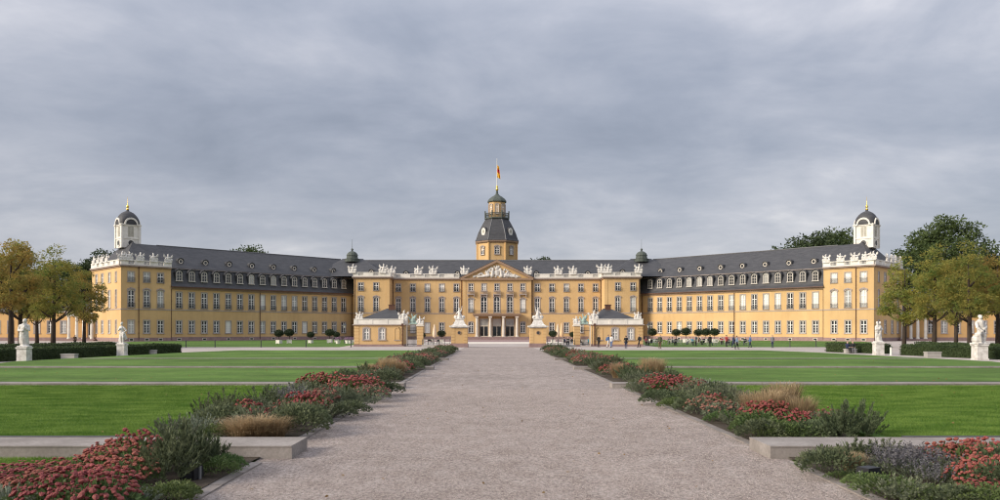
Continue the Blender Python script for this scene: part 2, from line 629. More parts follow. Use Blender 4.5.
sheet('ground', rect(-2600, 2600, -300, 4500), 0.0, 'field')
sheet('forecourt', rect(-150, 150, 88.0, 214), 0.006, 'court')
path = sheet('gravel_path', rect(-4.72, 4.72, -6, 112), 0.014, 'gravel')
PATH_HALF, BED_OUT, LAWN_Z = 4.72, 7.5, 0.125
SLAB_Y = [(14.0, 15.15, 0.245), (31.2, 32.0, 0.215), (46.2, 46.9, 0.195), (61.2, 61.8, 0.165)]
for s in (-1, 1):
    pts = [(s * BED_OUT, -6), (s * 33, -6), (s * 33, 13.9), (s * BED_OUT, 13.9)]
    sheet('lawn', pts if s > 0 else pts[::-1], 0.02, 'lawn')
    # beyond the first slab the lawn lies a little higher
    pts = [(s * 7.3, 15.3), (s * 33, 15.3), (s * 33, 50), (s * 35.0, 56), (s * 33.2, 70), (s * 32, 80), (s * 29.5, 88.5), (s * 6.8, 88.5)]
    mb = MB().prism_xy(pts if s > 0 else pts[::-1], -.02, LAWN_Z)
    structure(build(mb, 'lawn', 'lawn'))
    pts = [(s * 22.6, 111), (s * 56, 111), (s * 76, 158), (s * 79.0, 170.4), (s * 40.2, 209.2), (s * 37, 200), (s * 24, 132)]
    sheet('wing_lawn', pts if s > 0 else pts[::-1], 0.012, 'lawn')
    pts = [(s * 33, 30), (s * 70, 30), (s * 70, 88), (s * 29.5, 88.6), (s * 32, 80), (s * 33.2, 70), (s * 35, 56), (s * 33, 50)]
    sheet('side_path', pts if s > 0 else pts[::-1], 0.008, 'court')
sheet('pavement', rect(-14, 14, 141, 163), 0.012, 'cream')
sheet('red_paving', rect(-16, 16, 163, 208), 0.014, 'sandstone')
for s in (-1, 1):
    bed = [(s * PATH_HALF, -6), (s * BED_OUT, -6), (s * BED_OUT, 60), (s * 6.8, 89), (s * PATH_HALF, 89)]
    o = sheet('flower_bed', bed if s > 0 else bed[::-1], 0.05, 'soil')
# granite edging along the path, stone by stone
em = MB().box(-0.13, 0.13, -0.49, 0.49, 0.0, 0.045).mesh('edging_stone', [MT['edging']])
for s in (-1, 1):
    for k in range(97):
        y = -5.0 + k * 1.0
        if any(a - 0.6 < y < b + 0.6 for a, b, _ in SLAB_Y):
            continue
        obj('edging_stone', em, path, (s * (PATH_HALF - 0.06) + rnd.uniform(-.012, .012), y, rnd.uniform(-.012, .004)),
            rnd.uniform(-.01, .01))

ORD = ['first', 'second', 'third', 'fourth']


def side_word(s):
    return 'café side' if s > 0 else 'side opposite café'


# long low stone slabs crossing the lawns
for i, (y0, y1, h) in enumerate(SLAB_Y):
    for s in (-1, 1):
        xin = 4.15 if i == 0 and s < 0 else 4.4 if i == 0 else 4.15
        xout = 27.0 if i == 0 else 33.0
        L = 3.2
        t = thing('stone_slab_bench', '%s long stone slab counted towards the palace, crossing lawn, %s'
                  % (ORD[i], side_word(s)), 'stone slab', (s * xin, (y0 + y1) / 2, 0), 0, 'long stone slabs crossing the lawns')
        w = (y1 - y0) / 2
        mb = MB().box(0.004, L - 0.004, -w, w, -0.05, h - 0.02)
        mb.box(0.0, L - 0.008, -w - 0.012, w + 0.012, h - 0.02, h)
        me = mb.mesh('stone_block', [MT['bench_stone']])
        n = int((xout - xin) / L)
        for k in range(n):
            x = k * L if s > 0 else -(k + 1) * L
            obj('stone_block', me, t, (x, 0, rnd.uniform(-.003, .003)), 0)
        if i < 2:
            build(MB().box(0, n * L - 3.0, 0, 0.10, -0.04, h + .014), 'drain_channel', 'iron', t, ((-n * L if s < 0 else 3.0), w + 0.02, 0))

# ================================================================== WINDOWS
_wc = {}


def arch_pts(w, z0, z1, rise, n=8):
    """outline up the left side, over the arch, down the right side"""
    h = w / 2
    p = [(-h, z0), (-h, z1 - rise)]
    if rise > 0:
        for k in range(1, n):
            a = math.pi - math.pi * k / n
            p.append((h * math.cos(a), z1 - rise + rise * math.sin(a)))
    p += [(h, z1 - rise), (h, z0)]
    return p


def win_meshes(w, h, rise, rail, bars, hood):
    key = (w, h, rise, rail, bars, hood)
    if key in _wc:
        return _wc[key]
    inner = arch_pts(w, 0, h, rise)
    n = len(inner)
    if rise > 0:
        outer = []
        for k, (x, z) in enumerate(inner):
            if k == 0:
                outer.append((-w / 2 - .17, 0))
            elif k == n - 1:
                outer.append((w / 2 + .17, 0))
            elif k < n / 2 - 1 or k > n / 2:
                outer.append(((-1 if x < 0 else 1) * (w / 2 + .17), min(h + .17, z + .1)) if abs(x) > w * .28 else (x, h + .17))
            else:
                outer.append((x, h + .17))
        outer[1] = (-w / 2 - .17, h - rise)
        outer[-2] = (w / 2 + .17, h - rise)
    else:
        outer = [(-w / 2 - .17, 0), (-w / 2 - .17, h + .17), (w / 2 + .17, h + .17), (w / 2 + .17, 0)]
    sm = MB().ring_xz(inner[::-1], outer[::-1], -0.06, 0.16)
    sm.box(-w / 2 - .24, w / 2 + .24, -.15, .16, -.16, 0)
    if hood:
        a = arch_pts(w + .5, h - .25, h + .42, min(.36, w * .3), 8)
        b = arch_pts(w + .22, h - .25, h + .20, min(.30, w * .24), 8)
        sm.ring_xz(b[::-1], a[::-1], -0.16, 0.0)
        sm.box(-.16, .16, -.2, 0, h + .1, h + .5)
    fm = MB()
    b = 0.11
    fm.box(-w / 2, -w / 2 + b, .09, .2, 0, h - rise * .4)
    fm.box(w / 2 - b, w / 2, .09, .2, 0, h - rise * .4)
    fm.box(-w / 2 + b, w / 2 - b, .09, .2, 0, b)
    if rise <= 0:
        fm.box(-w / 2 + b, w / 2 - b, .09, .2, h - b, h)
    else:
        ii = arch_pts(w - 2 * b, h - rise - .05, h - b, rise - b * .5)
        oo = arch_pts(w + .02, h - rise - .05, h + .01, rise)
        fm.ring_xz(ii[::-1], oo[::-1], .09, .2)
    fm.box(-.085, .085, .085, .2, b, h - .03)
    tz = h * (0.66 if h > 2.4 else 0.62)
    fm.box(-w / 2 + b, -.085, .087, .2, tz - .075, tz + .075)
    fm.box(.085, w / 2 - b, .087, .2, tz - .075, tz + .075)
    for q in range(1, bars):
        z = b + (tz - b) * q / bars
        fm.box(-w / 2 + b, -.085, .12, .2, z - .025, z + .025)
        fm.box(.085, w / 2 - b, .12, .2, z - .025, z + .025)
    pm = MB().quad((-w / 2, 0, 0), (w / 2, 0, 0), (w / 2, 0, h), (-w / 2, 0, h))
    rm = None
    if rail:
        rm = MB()
        W = w / 2 + .10
        rm.box(-W, W, -.34, -.30, .86, .92)
        rm.box(-W, W, -.34, -.30, .04, .09)
        for sx in (-1, 1):
            rm.box(sx * W - .02, sx * W + .02, -.30, -.02, .86, .92)
            rm.box(sx * W - .02, sx * W + .02, -.30, -.02, .04, .09)
        nb = 9
        for k in range(nb + 1):
            x = -W + .02 + (2 * W - .04) * k / nb
            rm.box(x - .016, x + .016, -.335, -.305, .09, .86)
        for k in range(4):
            x = -W * .75 + W * .5 * k
            rm.lathe([(.10, .47), (.10, .50)], 6, x, -.32)
        rm = rm.mesh('railing', [MT['iron']])
    r = (sm.mesh('window', [MT['trim']]), fm.mesh('window_frame', [MT['win_white']]), pm, rm)
    _wc[key] = r
    return r


_pane = {}
wr = random.Random(31)


def window(parent, x, z0, w, h, y=0.0, rotz=0.0, rise=0.0, rail=False, bars=3, hood=False, pane=None):
    """one window, hung on the wall plane of its building: window > window_frame, pane, railing"""
    sm, fm, pm, rm = win_meshes(w, h, rise, rail, bars, hood)
    o = obj('window', sm, parent, (x, y, z0), rotz)
    obj('window_frame', fm, o)
    if pane is None:
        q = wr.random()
        pane = 'glass' if q < .78 else 'glass_curtain_and_reflection' if q < .93 else 'blind_and_reflection'
    k = (w, h, pane)
    if k not in _pane:
        _pane[k] = pm.mesh('pane', [MT[pane]])
    p = obj('pane', _pane[k], o, (0, .165, 0))
    p.rotation_euler = (R(wr.uniform(-.9, .9)), 0, R(wr.uniform(-1.0, 1.0)))
    if rm:
        obj('railing', rm, o)
    return o


def wall_grid(mb, x0, x1, z0, z1, ops, y=0.0, reveal=0.34, m=0):
    """a wall in the x,z plane facing -y with real openings ops=(xa,xb,za,zb)"""
    xs = sorted({x0, x1, *[a for o in ops for a in o[:2]]})
    zs = sorted({z0, z1, *[a for o in ops for a in o[2:]]})
    for i in range(len(xs) - 1):
        for j in range(len(zs) - 1):
            cx, cz = (xs[i] + xs[i + 1]) / 2, (zs[j] + zs[j + 1]) / 2
            if any(o[0] < cx < o[1] and o[2] < cz < o[3] for o in ops):
                continue
            mb.quad((xs[i], y, zs[j]), (xs[i + 1], y, zs[j]), (xs[i + 1], y, zs[j + 1]), (xs[i], y, zs[j + 1]), m)
    for a, b, c, d in ops:
        e = y + reveal
        mb.quad((a, y, c), (a, y, d), (a, e, d), (a, e, c), m)
        mb.quad((b, y, d), (b, y, c), (b, e, c), (b, e, d), m)
        mb.quad((a, y, d), (b, y, d), (b, e, d), (a, e, d), m)
        mb.quad((b, y, c), (a, y, c), (a, e, c), (b, e, c), m)


def turned(mb_part, rot, off, mb):
    """add a part built in facade axes to mb, turned about z"""
    c, s = math.cos(rot), math.sin(rot)
    b = len(mb.v)
    for x, y, z in mb_part.v:
        mb.v.append((off[0] + c * x - s * y, off[1] + s * x + c * y, z))
    for f, m in zip(mb_part.f, mb_part.m):
        mb.f.append(tuple(b + i for i in f))
        mb.m.append(m)


def balustrade(x0, x1, y, z0, h, gaps, d=0.34):
    """solid parapet with open baluster panels at gaps (centres), in facade axes"""
    mb = MB()
    mb.box(x0, x1, y, y + d, z0, z0 + .22)
    mb.box(x0, x1, y - .03, y + d + .03, z0 + h - .18, z0 + h)
    cur = x0
    gw = 1.35
    for g in sorted(gaps):
        a, b = g - gw / 2, g + gw / 2
        if a <= cur or b >= x1:
            continue
        mb.box(cur, a, y + .02, y + d - .02, z0 + .22, z0 + h - .18)
        n = 5
        for k in range(n):
            x = a + (k + .5) * (b - a) / n
            mb.lathe([(.05, z0 + .22), (.085, z0 + .22 + (h - .4) * .35), (.045, z0 + .22 + (h - .4) * .75), (.06, z0 + h - .18)],
                     6, x, y + d / 2, cap=False)
        cur = b
    mb.box(cur, x1, y + .02, y + d - .02, z0 + .22, z0 + h - .18)
    return mb


Z_GF, Z_1F, Z_2F = 1.80, 7.55, 13.15
Z_COR = 16.25


def drainpipe(parent, x, y, z0, z1):
    mb = MB().tube([(x, y - .12, z0), (x, y - .12, z1)], .085, 8)
    mb.box(x - .16, x + .16, y - .26, y - .02, z1 - .1, z1 + .25)
    for z in np.arange(z0 + 1.5, z1 - .5, 2.5):
        mb.box(x - .11, x + .11, y - .21, y + .0, z, z + .07)
    return build(mb, 'drainpipe', 'pipe', parent)


# ---- sculptures (fused lumps: armour, shields and flags piled round a cuirass)
def trophy_mesh(seed, tall=1.0):
    r = random.Random(seed)
    mb = MB()
    mb.box(-.75, .75, -.4, .4, 0, .28)
    mb.box(-.6, .6, -.33, .33, .28, .45)
    lean = r.uniform(-.12, .12)
    mb.capsule((0, 0, .5), .42, (lean, 0, 1.15), .30)
    mb.capsule((lean, 0, 1.2), .34, (lean * 1.4, 0, 1.45), .22)
    mb.ball((lean * 1.6, -.02, 1.78), (.20, .21, .25))
    mb.capsule((lean * 1.6, .05, 1.95), .09, (lean * 1.6 - .12, .16, 2.12), .07)
    for sgn in (-1, 1):
        k = r.uniform(.85, 1.15)
        mb.capsule((sgn * .3, 0, 1.35), .14, (sgn * .62 * k, -.05, 1.0 + r.uniform(-.1, .35)), .10)
        mb.ball((sgn * .62, -.22, .68), (.34, .12, .42), rot=Matrix.Rotation(sgn * .4, 3, 'Y'))
        a = r.uniform(.42, .75)
        tip = (sgn * (.35 + a), .1, 1.75 + r.uniform(-.25, .35) * tall)
        mb.capsule((sgn * .25, .12, .5), .07, tip, .06)
        mid = (sgn * (.3 + a * .6), .1, 1.35)
        mb.ball(((mid[0] + tip[0]) / 2, .12, (mid[2] + tip[2]) / 2 - .12), (.26, .08, .36),
                rot=Matrix.Rotation(sgn * .5, 3, 'Y'))
        mb.capsule((sgn * .5, -.1, .45), .17, (sgn * .82, -.15, .36), .13)
    me = remeshed(mb, 'roof_sculpture', [MT['marble']], .055, 1, .05, .14)
    return me


TROPHY = [trophy_mesh(i, 1.0) for i in (1, 2, 3, 4, 5)]


def trophy(x, y, z, rz, label, k, s=1.0):
    o = obj('roof_sculpture', TROPHY[k % len(TROPHY)], None, (x, y, z), rz, (s * (1 if k % 2 else -1), s, s))
    return tag(o, label, 'sculpture', 'white sculptures along the roof balustrades')


# ================================================================== PALACE WINGS
W_LEN, PAV, DEPTH = 62.0, 10.9, 16.0
RIDGE = 22.4
E0 = (82.05, 170.45)           # outer front corner of a wing (x mirrored)


def local_to_world(root, x, y):
    a = root.rotation_euler[2]
    return (root.location[0] + math.cos(a) * x - math.sin(a) * y, root.location[1] + math.sin(a) * x + math.cos(a) * y)


def oval_dormer(parent, x, y, z, rotz=0.0):
    mb = MB()
    ring_o = [(0.50 * math.cos(a), .75 + 0.53 * math.sin(a)) for a in [2 * math.pi * k / 16 for k in range(17)]]
    ring_i = [(0.34 * math.cos(a), .75 + 0.36 * math.sin(a)) for a in [2 * math.pi * k / 16 for k in range(17)]]
    hood = MB()
    pts = [(-.72, .0), (.72, .0), (.74, .85), (.55, 1.30), (0, 1.52), (-.55, 1.30), (-.74, .85)]
    hood.prism_xz(pts, .10, 2.4)
    hood.prism_xz([(-.80, .86), (-.72, .86), (-.53, 1.28), (0, 1.48), (.53, 1.28), (.72, .86), (.80, .86), (.6, 1.4), (0, 1.64), (-.6, 1.4)], -.12, 2.2)
    key = 'oval'
    if key not in _wc:
        _wc[key] = (hood.mesh('dormer', [MT['slate']]),
                    MB().ring_xz(ring_i, ring_o, -.06, .12).mesh('dormer_frame', [MT['cream']]),
                    MB().poly([(p[0], .04, p[1]) for p in ring_i[:-1]]).mesh('pane', [MT['glass']]))
    h, f, p = _wc[key]
    o = obj('dormer', h, parent, (x, y, z), rotz)
    obj('dormer_frame', f, o)
    obj('pane', p, o)
    return o


def mansard_dormer(parent, x, y, z):
    if 'mans' not in _wc:
        b = MB()
        b.prism_xz([(-.86, 0), (.86, 0), (.86, 1.9), (.60, 2.42), (0, 2.66), (-.60, 2.42), (-.86, 1.9)], .06, 2.6)
        b.prism_xz([(-.98, 1.92), (-.84, 1.92), (-.58, 2.44), (0, 2.68), (.58, 2.44), (.84, 1.92), (.98, 1.92), (.68, 2.56), (0, 2.84), (-.68, 2.56)], -.16, 2.0)
        i = arch_pts(1.0, .14, 2.26, .42)
        o = arch_pts(1.36, .0, 2.40, .54)
        s = MB().ring_xz(i[::-1], o[::-1], -.06, .10)
        s.box(-.84, .84, -.14, .10, -.06, .14)
        s.box(-.05, .05, -.02, .05, .14, 2.2)
        s.box(-.5, -.05, -.015, .05, 1.40, 1.50)
        s.box(.05, .5, -.015, .05, 1.40, 1.50)
        s.box(-.5, -.05, .0, .05, .74, .79)
        s.box(.05, .5, .0, .05, .74, .79)
        p = MB().poly([(q[0], .055, q[1]) for q in i])
        _wc['mans'] = (b.mesh('dormer', [MT['slate']]), s.mesh('window_frame', [MT['dormer_frame']]),
                       p.mesh('pane', [MT['glass']]), p.mesh('pane', [MT['glass_curtain_and_reflection']]))
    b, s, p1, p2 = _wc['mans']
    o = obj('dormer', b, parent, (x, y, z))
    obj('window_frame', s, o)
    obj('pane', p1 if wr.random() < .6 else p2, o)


def wing(sgn):
    left = sgn < 0
    th = R(45) if left else R(-45)
    if left:
        org = (-E0[0], E0[1])
    else:       # local x=0 is the inner end on this side
        org = (E0[0] - W_LEN * math.cos(R(45)), E0[1] + W_LEN * math.sin(R(45)))

    def fx(x):   # x measured from the outer end
        return x if left else W_LEN - x
    where = 'no café before it' if left else 'café tables before it'
    t = thing('palace_wing', 'long yellow palace wing with slate mansard roof, ' + where, 'building', (*org, 0), th, 'palace wings')
    a, b = sorted((fx(PAV), fx(W_LEN)))
    # window axes
    ax = [fx(PAV + 1.95 + 2.98 * k) for k in range(16)]
    ops = []
    for x in ax:
        ops.append((x - .65, x + .65, Z_GF, Z_GF + 2.85))
        ops.append((x - .65, x + .65, Z_1F, Z_1F + 3.65))
    w = MB()
    wall_grid(w, a, b, .8, 12.05, ops, 0)
    w.quad((b, DEPTH, .0), (a, DEPTH, .0), (a, DEPTH, 12.05), (b, DEPTH, 12.05))
    w.quad((a, DEPTH, .0), (a, 0, .8), (a, 0, 12.05), (a, DEPTH, 12.05))
    w.quad((b, 0, .8), (b, DEPTH, .0), (b, DEPTH, 12.05), (b, 0, 12.05))
    build(w, 'wall', 'ochre', t)
    pl = MB().box(a, b, -.10, .3, 0, .82)
    pl.box(a, b, -.05, .1, .82, .90)
    build(pl, 'plinth', 'sandstone', t)
    for k in range(0, 16, 2):
        x = ax[k]
        o = build(MB().box(x - .48, x + .48, -.125, -.09, .12, .66), 'basement_window', 'cream', t)
        build(MB().box(x - .36, x + .36, -.135, -.12, .2, .58), 'pane', 'glass', o)
    build(MB().box(a, b, -.09, .1, 6.98, 7.22), 'string_course', 'trim', t)
    c = MB()
    c.box(a, b, -.22, .2, 11.80, 12.06)
    c.box(a, b, -.42, .2, 12.06, 12.26)
    build(c, 'cornice', 'trim_red', t)
    gt = MB().box(a - .1, b + .1, -.78, -.38, 12.27, 12.47)
    build(gt, 'gutter', 'pipe', t)
    # roof: steep lower slope, flatter upper slope
    for (nm, prof, mm) in (('mansard_slope', [(-.72, 12.45), (-.15, 13.1), (1.35, 16.75)], 'slate'),
                           ('upper_roof', [(1.12, 16.70), (1.12, 16.84), (8.0, RIDGE)], 'slate')):
        r = MB()
        hip = 0.0
        for (y0, z0), (y1, z1) in zip(prof[:-1], prof[1:]):
            r.quad((a, y0, z0), (b, y0, z0), (b, y1, z1), (a, y1, z1))
            r.quad((b, DEPTH - y0, z0), (a, DEPTH - y0, z0), (a, DEPTH - y1, z1), (b, DEPTH - y1, z1))
        # closed ends
        ring = [(y, z) for y, z in prof] + [(DEPTH - y, z) for y, z in prof[::-1]]
        r.poly([(a, y, z) for y, z in ring][::-1])
        r.poly([(b, y, z) for y, z in ring])
        o = build(r, nm, mm, t)
        if nm == 'upper_roof':
            build(MB().tube([(a, 8, RIDGE + .03), (b, 8, RIDGE + .03)], .12, 6), 'ridge_cap', 'lead', o)
    build(MB().box(a, b, 1.0, 1.25, 16.60, 16.72), 'roof_break_moulding', 'trim', t)
    for x in ax:
        window(t, x, Z_GF, 1.3, 2.85)
        # pale panes paint bright sky reflections into many outer first-floor windows, sunny wing
        sky_reflection = (not left) and x > W_LEN * .48 and wr.random() < .7
        window(t, x, Z_1F, 1.3, 3.65, rail=True, bars=4, pane='blind_and_reflection' if sky_reflection else None)
        mansard_dormer(t, x, -.05, 13.75)
    for k in range(0, 16, 2):
        oval_dormer(t, (ax[k] + ax[k + 1]) / 2, 2.55, 17.75)
    for x in (PAV + .12, PAV + 22.1):
        drainpipe(t, fx(x), 0, .3, 12.1)
    drainpipe(t, fx(W_LEN - 1.95), -.02, .3, 12.1)
    return t


def corner_pavilion(sgn):
    left = sgn < 0
    th = R(45) if left else R(-45)
    if left:
        org = (-E0[0], E0[1])
    else:
        org = (E0[0] - PAV * math.cos(R(45)), E0[1] + PAV * math.sin(R(45)))

    def fx(x):
        return x if left else PAV - x
    where = 'the wing opposite café' if left else 'the wing behind café'
    t = thing('corner_pavilion', 'yellow corner pavilion with white bell turret, ending ' + where, 'building',
              (*org, 0), th, 'palace corner pavilions')
    DP = 18.0
    ax = [fx(x) for x in (2.15, 5.5, 8.55)]
    ops = []
    for x in ax:
        ops += [(x - .65, x + .65, Z_GF, Z_GF + 2.85), (x - .65, x + .65, Z_1F, Z_1F + 3.85), (x - .65, x + .65, Z_2F, Z_2F + 2.15)]
    fy = -.25   # stands a little proud of the wing
    w = MB()
    wall_grid(w, 0, PAV, .8, Z_COR, ops, fy)
    # outer end face, in its own facade axes: q runs along the end wall seen from outside
    rot = -R(90) if left else R(90)
    off = (0.0, DP) if left else (PAV, fy)
    EL = DP - fy

    def ex(d):   # d = distance from the front corner
        return EL - d if left else d
    eops, ewin = [], []
    for d, ww in ((2.9, .8), (6.9, 1.3), (11.4, 1.3), (15.2, 1.3)):
        e = ex(d)
        for z, h in ((Z_GF, 2.85), (Z_1F, 3.85), (Z_2F, 2.15)):
            eops.append((e - ww / 2, e + ww / 2, z, z + h))
            ewin.append((e, z, ww, h))
    ew = MB()
    wall_grid(ew, 0, EL, .8, Z_COR, eops, 0)
    turned(ew, rot, off, w)
    # far walls
    xin = PAV if left else 0
    if left:
        w.quad((PAV, fy, .8), (PAV, DP, .8), (PAV, DP, Z_COR), (PAV, fy, Z_COR))
    else:
        w.quad((0, DP, .8), (0, fy, .8), (0, fy, Z_COR), (0, DP, Z_COR))
    w.quad((PAV, DP, .0), (0, DP, .0), (0, DP, Z_COR), (PAV, DP, Z_COR))
    build(w, 'wall', 'ochre', t)
    x0, x1 = (-.10, PAV) if left else (0, PAV + .10)
    build(MB().box(x0, x1, fy - .10, DP, 0, .82), 'plinth', 'sandstone', t)
    for x in ax:
        o = build(MB().box(x - .48, x + .48, fy - .125, fy - .09, .12, .66), 'basement_window', 'cream', t)
        build(MB().box(x - .36, x + .36, fy - .135, fy - .12, .2, .58), 'pane', 'glass', o)

    def band(nm, z0, z1, pr, mm):
        xa, xb = (-pr, PAV + .02) if left else (-.02, PAV + pr)
        return build(MB().box(xa, xb, fy - pr, DP - .05, z0, z1), nm, mm, t)
    band_s = MB()
    if left:
        band_s.box(-.09, PAV, fy - .09, fy + .1, 6.98, 7.22)
        band_s.box(-.09, .1, fy + .1, DP - .1, 6.98, 7.22)
    else:
        band_s.box(0, PAV + .09, fy - .09, fy + .1, 6.98, 7.22)
        band_s.box(PAV - .1, PAV + .09, fy + .1, DP - .1, 6.98, 7.22)
    build(band_s, 'string_course', 'trim', t)
    band('cornice', Z_COR, Z_COR + .28, .25, 'trim_red')
    band('cornice', Z_COR + .282, Z_COR + .55, .55, 'trim')
    zb = Z_COR + .552
    b1 = balustrade(-.05, PAV + .05, fy - .30, zb, 1.15, ax)
    build(b1, 'balustrade', 'white', t)
    b2 = MB()
    turned(balustrade(.1, EL - .42, -.30, zb, 1.15, [ex(d) for d in (3.0, 6.5, 10.0, 13.5)]), rot, off, b2)
    build(b2, 'balustrade', 'white', t)
    # hipped roof
    za = zb + .1
    xa, xb, ya, yb = .5, PAV - .5, fy + .5, DP - .5
    r = MB()
    m0, m1 = (PAV * .5, 10.0), (PAV * .5, 11.5)
    A, B, C, D = (xa, ya, za), (xb, ya, za), (xb, yb, za), (xa, yb, za)
    P, Q = (m0[0], m0[1] - 2.2, RIDGE + .4), (m0[0], m0[1] + 2.8, RIDGE + .4)
    r.add([A, B, P], [(0, 1, 2)])
    r.add([B, C, Q, P], [(0, 1, 2, 3)])
    r.add([C, D, Q], [(0, 1, 2)])
    r.add([D, A, P, Q], [(0, 1, 2, 3)])
    # tie back to the wing's ridge
    k0, k1 = ((PAV * .5, PAV + .3) if left else (-.3, PAV * .5))
    r.add([(k0, 8 - 6.2, za + .6), (k1, 8 - 6.2, za + .6), (k1, 8, RIDGE + .02), (k0, 8, RIDGE + .02), (k1, 8 + 6.2, za + .6),
           (k0, 8 + 6.2, za + .6)], [(0, 1, 2, 3), (3, 2, 4, 5)])
    build(r, 'roof', 'slate', t)
    for x in ax:
        window(t, x, Z_GF, 1.3, 2.85, fy)
        sky_pane = None if left else ('blind_and_reflection' if x != ax[1] else 'glass_curtain_and_reflection')  # café side: bright sky reflection painted as pale panes, both upper floors
        window(t, x, Z_1F, 1.3, 3.85, fy, rise=.45, rail=True, bars=4, hood=True, pane=sky_pane)
        window(t, x, Z_2F, 1.3, 2.15, fy, rail=True, bars=2, pane=None if left else 'blind_and_reflection')
    for e, z, ww, h in ewin:
        c, s = math.cos(rot), math.sin(rot)
        o = window(t, off[0] + c * e, z, ww, h, off[1] + s * e, rot, rise=.3 if h > 3.5 else 0, bars=3)
    drainpipe(t, fx(3.75), fy, .3, Z_COR)
    # bell turret
    tx, ty = PAV * .5, 10.9
    tw = 1.95
    tz = RIDGE - .9
    tur = MB()
    tur.box(-tw, tw, -tw, tw, tz, tz + 5.6)
    tur.box(-tw - .14, tw + .14, -tw - .14, tw + .14, tz + 2.05, tz + 2.25)
    for sx in (-1, 1):
        for sy in (-1, 1):
            tur.box(sx * tw - .24, sx * tw + .24, sy * tw - .24, sy * tw + .24, tz, tz + 5.3)
    for k in range(4):
        part = MB()
        part.prism_xz(arch_pts(2.7, tz + 5.1, tz + 6.75, 1.3, 10)[::-1], -.20, .3)
        i = arch_pts(2.4, tz + 5.3, tz + 6.55, 1.15, 10)
        o = arch_pts(3.0, tz + 5.3, tz + 6.95, 1.5, 10)
        part.ring_xz(i[::-1], o[::-1], -.42, .4)
        part.box(-tw - .3, -1.25, -.40, .3, tz + 5.15, tz + 5.42)
        part.box(1.25, tw + .3, -.40, .3, tz + 5.15, tz + 5.42)
        a = k * R(90)
        turned(part, a, (math.sin(a) * tw, -math.cos(a) * tw), tur)
    to = build(tur, 'bell_turret', 'white', t, (tx, ty, 0))
    dome = MB()
    prof = [(2.25, 5.35), (2.28, 5.9), (2.2, 6.6), (2.0, 7.2), (1.68, 7.75), (1.25, 8.2), (.75, 8.5), (.34, 8.66), (.26, 8.95)]
    n, vs, fs = 28, [], []
    for r_, z in prof:
        e = .5 + .5 * max(0, min(1, (z - 6.4) / 2.2))      # square below, round above
        for k in range(n):
            q = 2 * math.pi * k / n
            c, s = math.cos(q), math.sin(q)
            vs.append((r_ * math.copysign(abs(c) ** e, c), r_ * math.copysign(abs(s) ** e, s), tz + z))
    for i in range(len(prof) - 1):
        for k in range(n):
            j = (k + 1) % n
            fs.append((i * n + k, i * n + j, (i + 1) * n + j, (i + 1) * n + k))
    fs.append(tuple(range(n - 1, -1, -1)))
    fs.append(tuple(range((len(prof) - 1) * n, len(prof) * n)))
    dome.add(vs, fs)
    build(dome, 'turret_dome', 'slate', to)
    fin = MB().lathe([(.28, tz + 8.9), (.34, tz + 9.15), (.1, tz + 9.3), (.26, tz + 9.55), (.3, tz + 9.8), (.1, tz + 10.1), (.05, tz + 10.6), (.03, tz + 12.0)], 10)
    build(fin, 'finial', 'gold', to, smooth=True)
    for k in range(4):
        a = k * R(90)
        lv = MB()
        for q in range(9):
            z = tz + 2.6 + q * .26
            lv.box(-.62, -.06, -.07, .02, z, z + .17)
            lv.box(.06, .62, -.07, .02, z, z + .17)
        o = build(lv, 'louvre', 'louvre', to, (math.sin(a) * tw, -math.cos(a) * tw, 0), a)
        ck = MB()
        cc = [(.62 * math.cos(q), tz + 1.1 + .62 * math.sin(q)) for q in [2 * math.pi * j / 20 for j in range(20)]]
        ck.prism_xz(cc, -.1, .1)
        co = build(ck, 'round_opening', 'iron', to, (math.sin(a) * tw, -math.cos(a) * tw, 0), a)
        rr = [(.82 * x / .62, (z - tz - 1.1) * 1.32 + tz + 1.1) for x, z in cc]
        cm = MB().ring_xz([*cc, cc[0]], [*rr, rr[0]], -.14, .1)
        build(cm, 'opening_frame', 'white', to, (math.sin(a) * tw, -math.cos(a) * tw, 0), a)
    # sculptures along its balustrades
    sw = 'on the corner pavilion balustrade, ' + side_word(sgn)
    zt = zb + 1.15
    k = 0
    for x in (.15, 1.6, 4.0, 7.0, 10.2):
        wx, wy = local_to_world(t, fx(x), fy - .12)
        trophy(wx, wy, zt - .28, th, 'white stone trophy sculpture ' + sw, k + (0 if left else 2), .98)
        k += 1
    for dd in (8.0, 11.0, 13.5, 16.5):
        e = ex(dd)
        c, s = math.cos(rot), math.sin(rot)
        wx, wy = local_to_world(t, off[0] + c * e + s * .12, off[1] + s * e - c * .12)
        trophy(wx, wy, zt - .28, th + rot, 'white stone trophy sculpture ' + sw, k, .98)
        k += 1
    return t


for s_ in (-1, 1):
    wing(s_)
    corner_pavilion(s_)


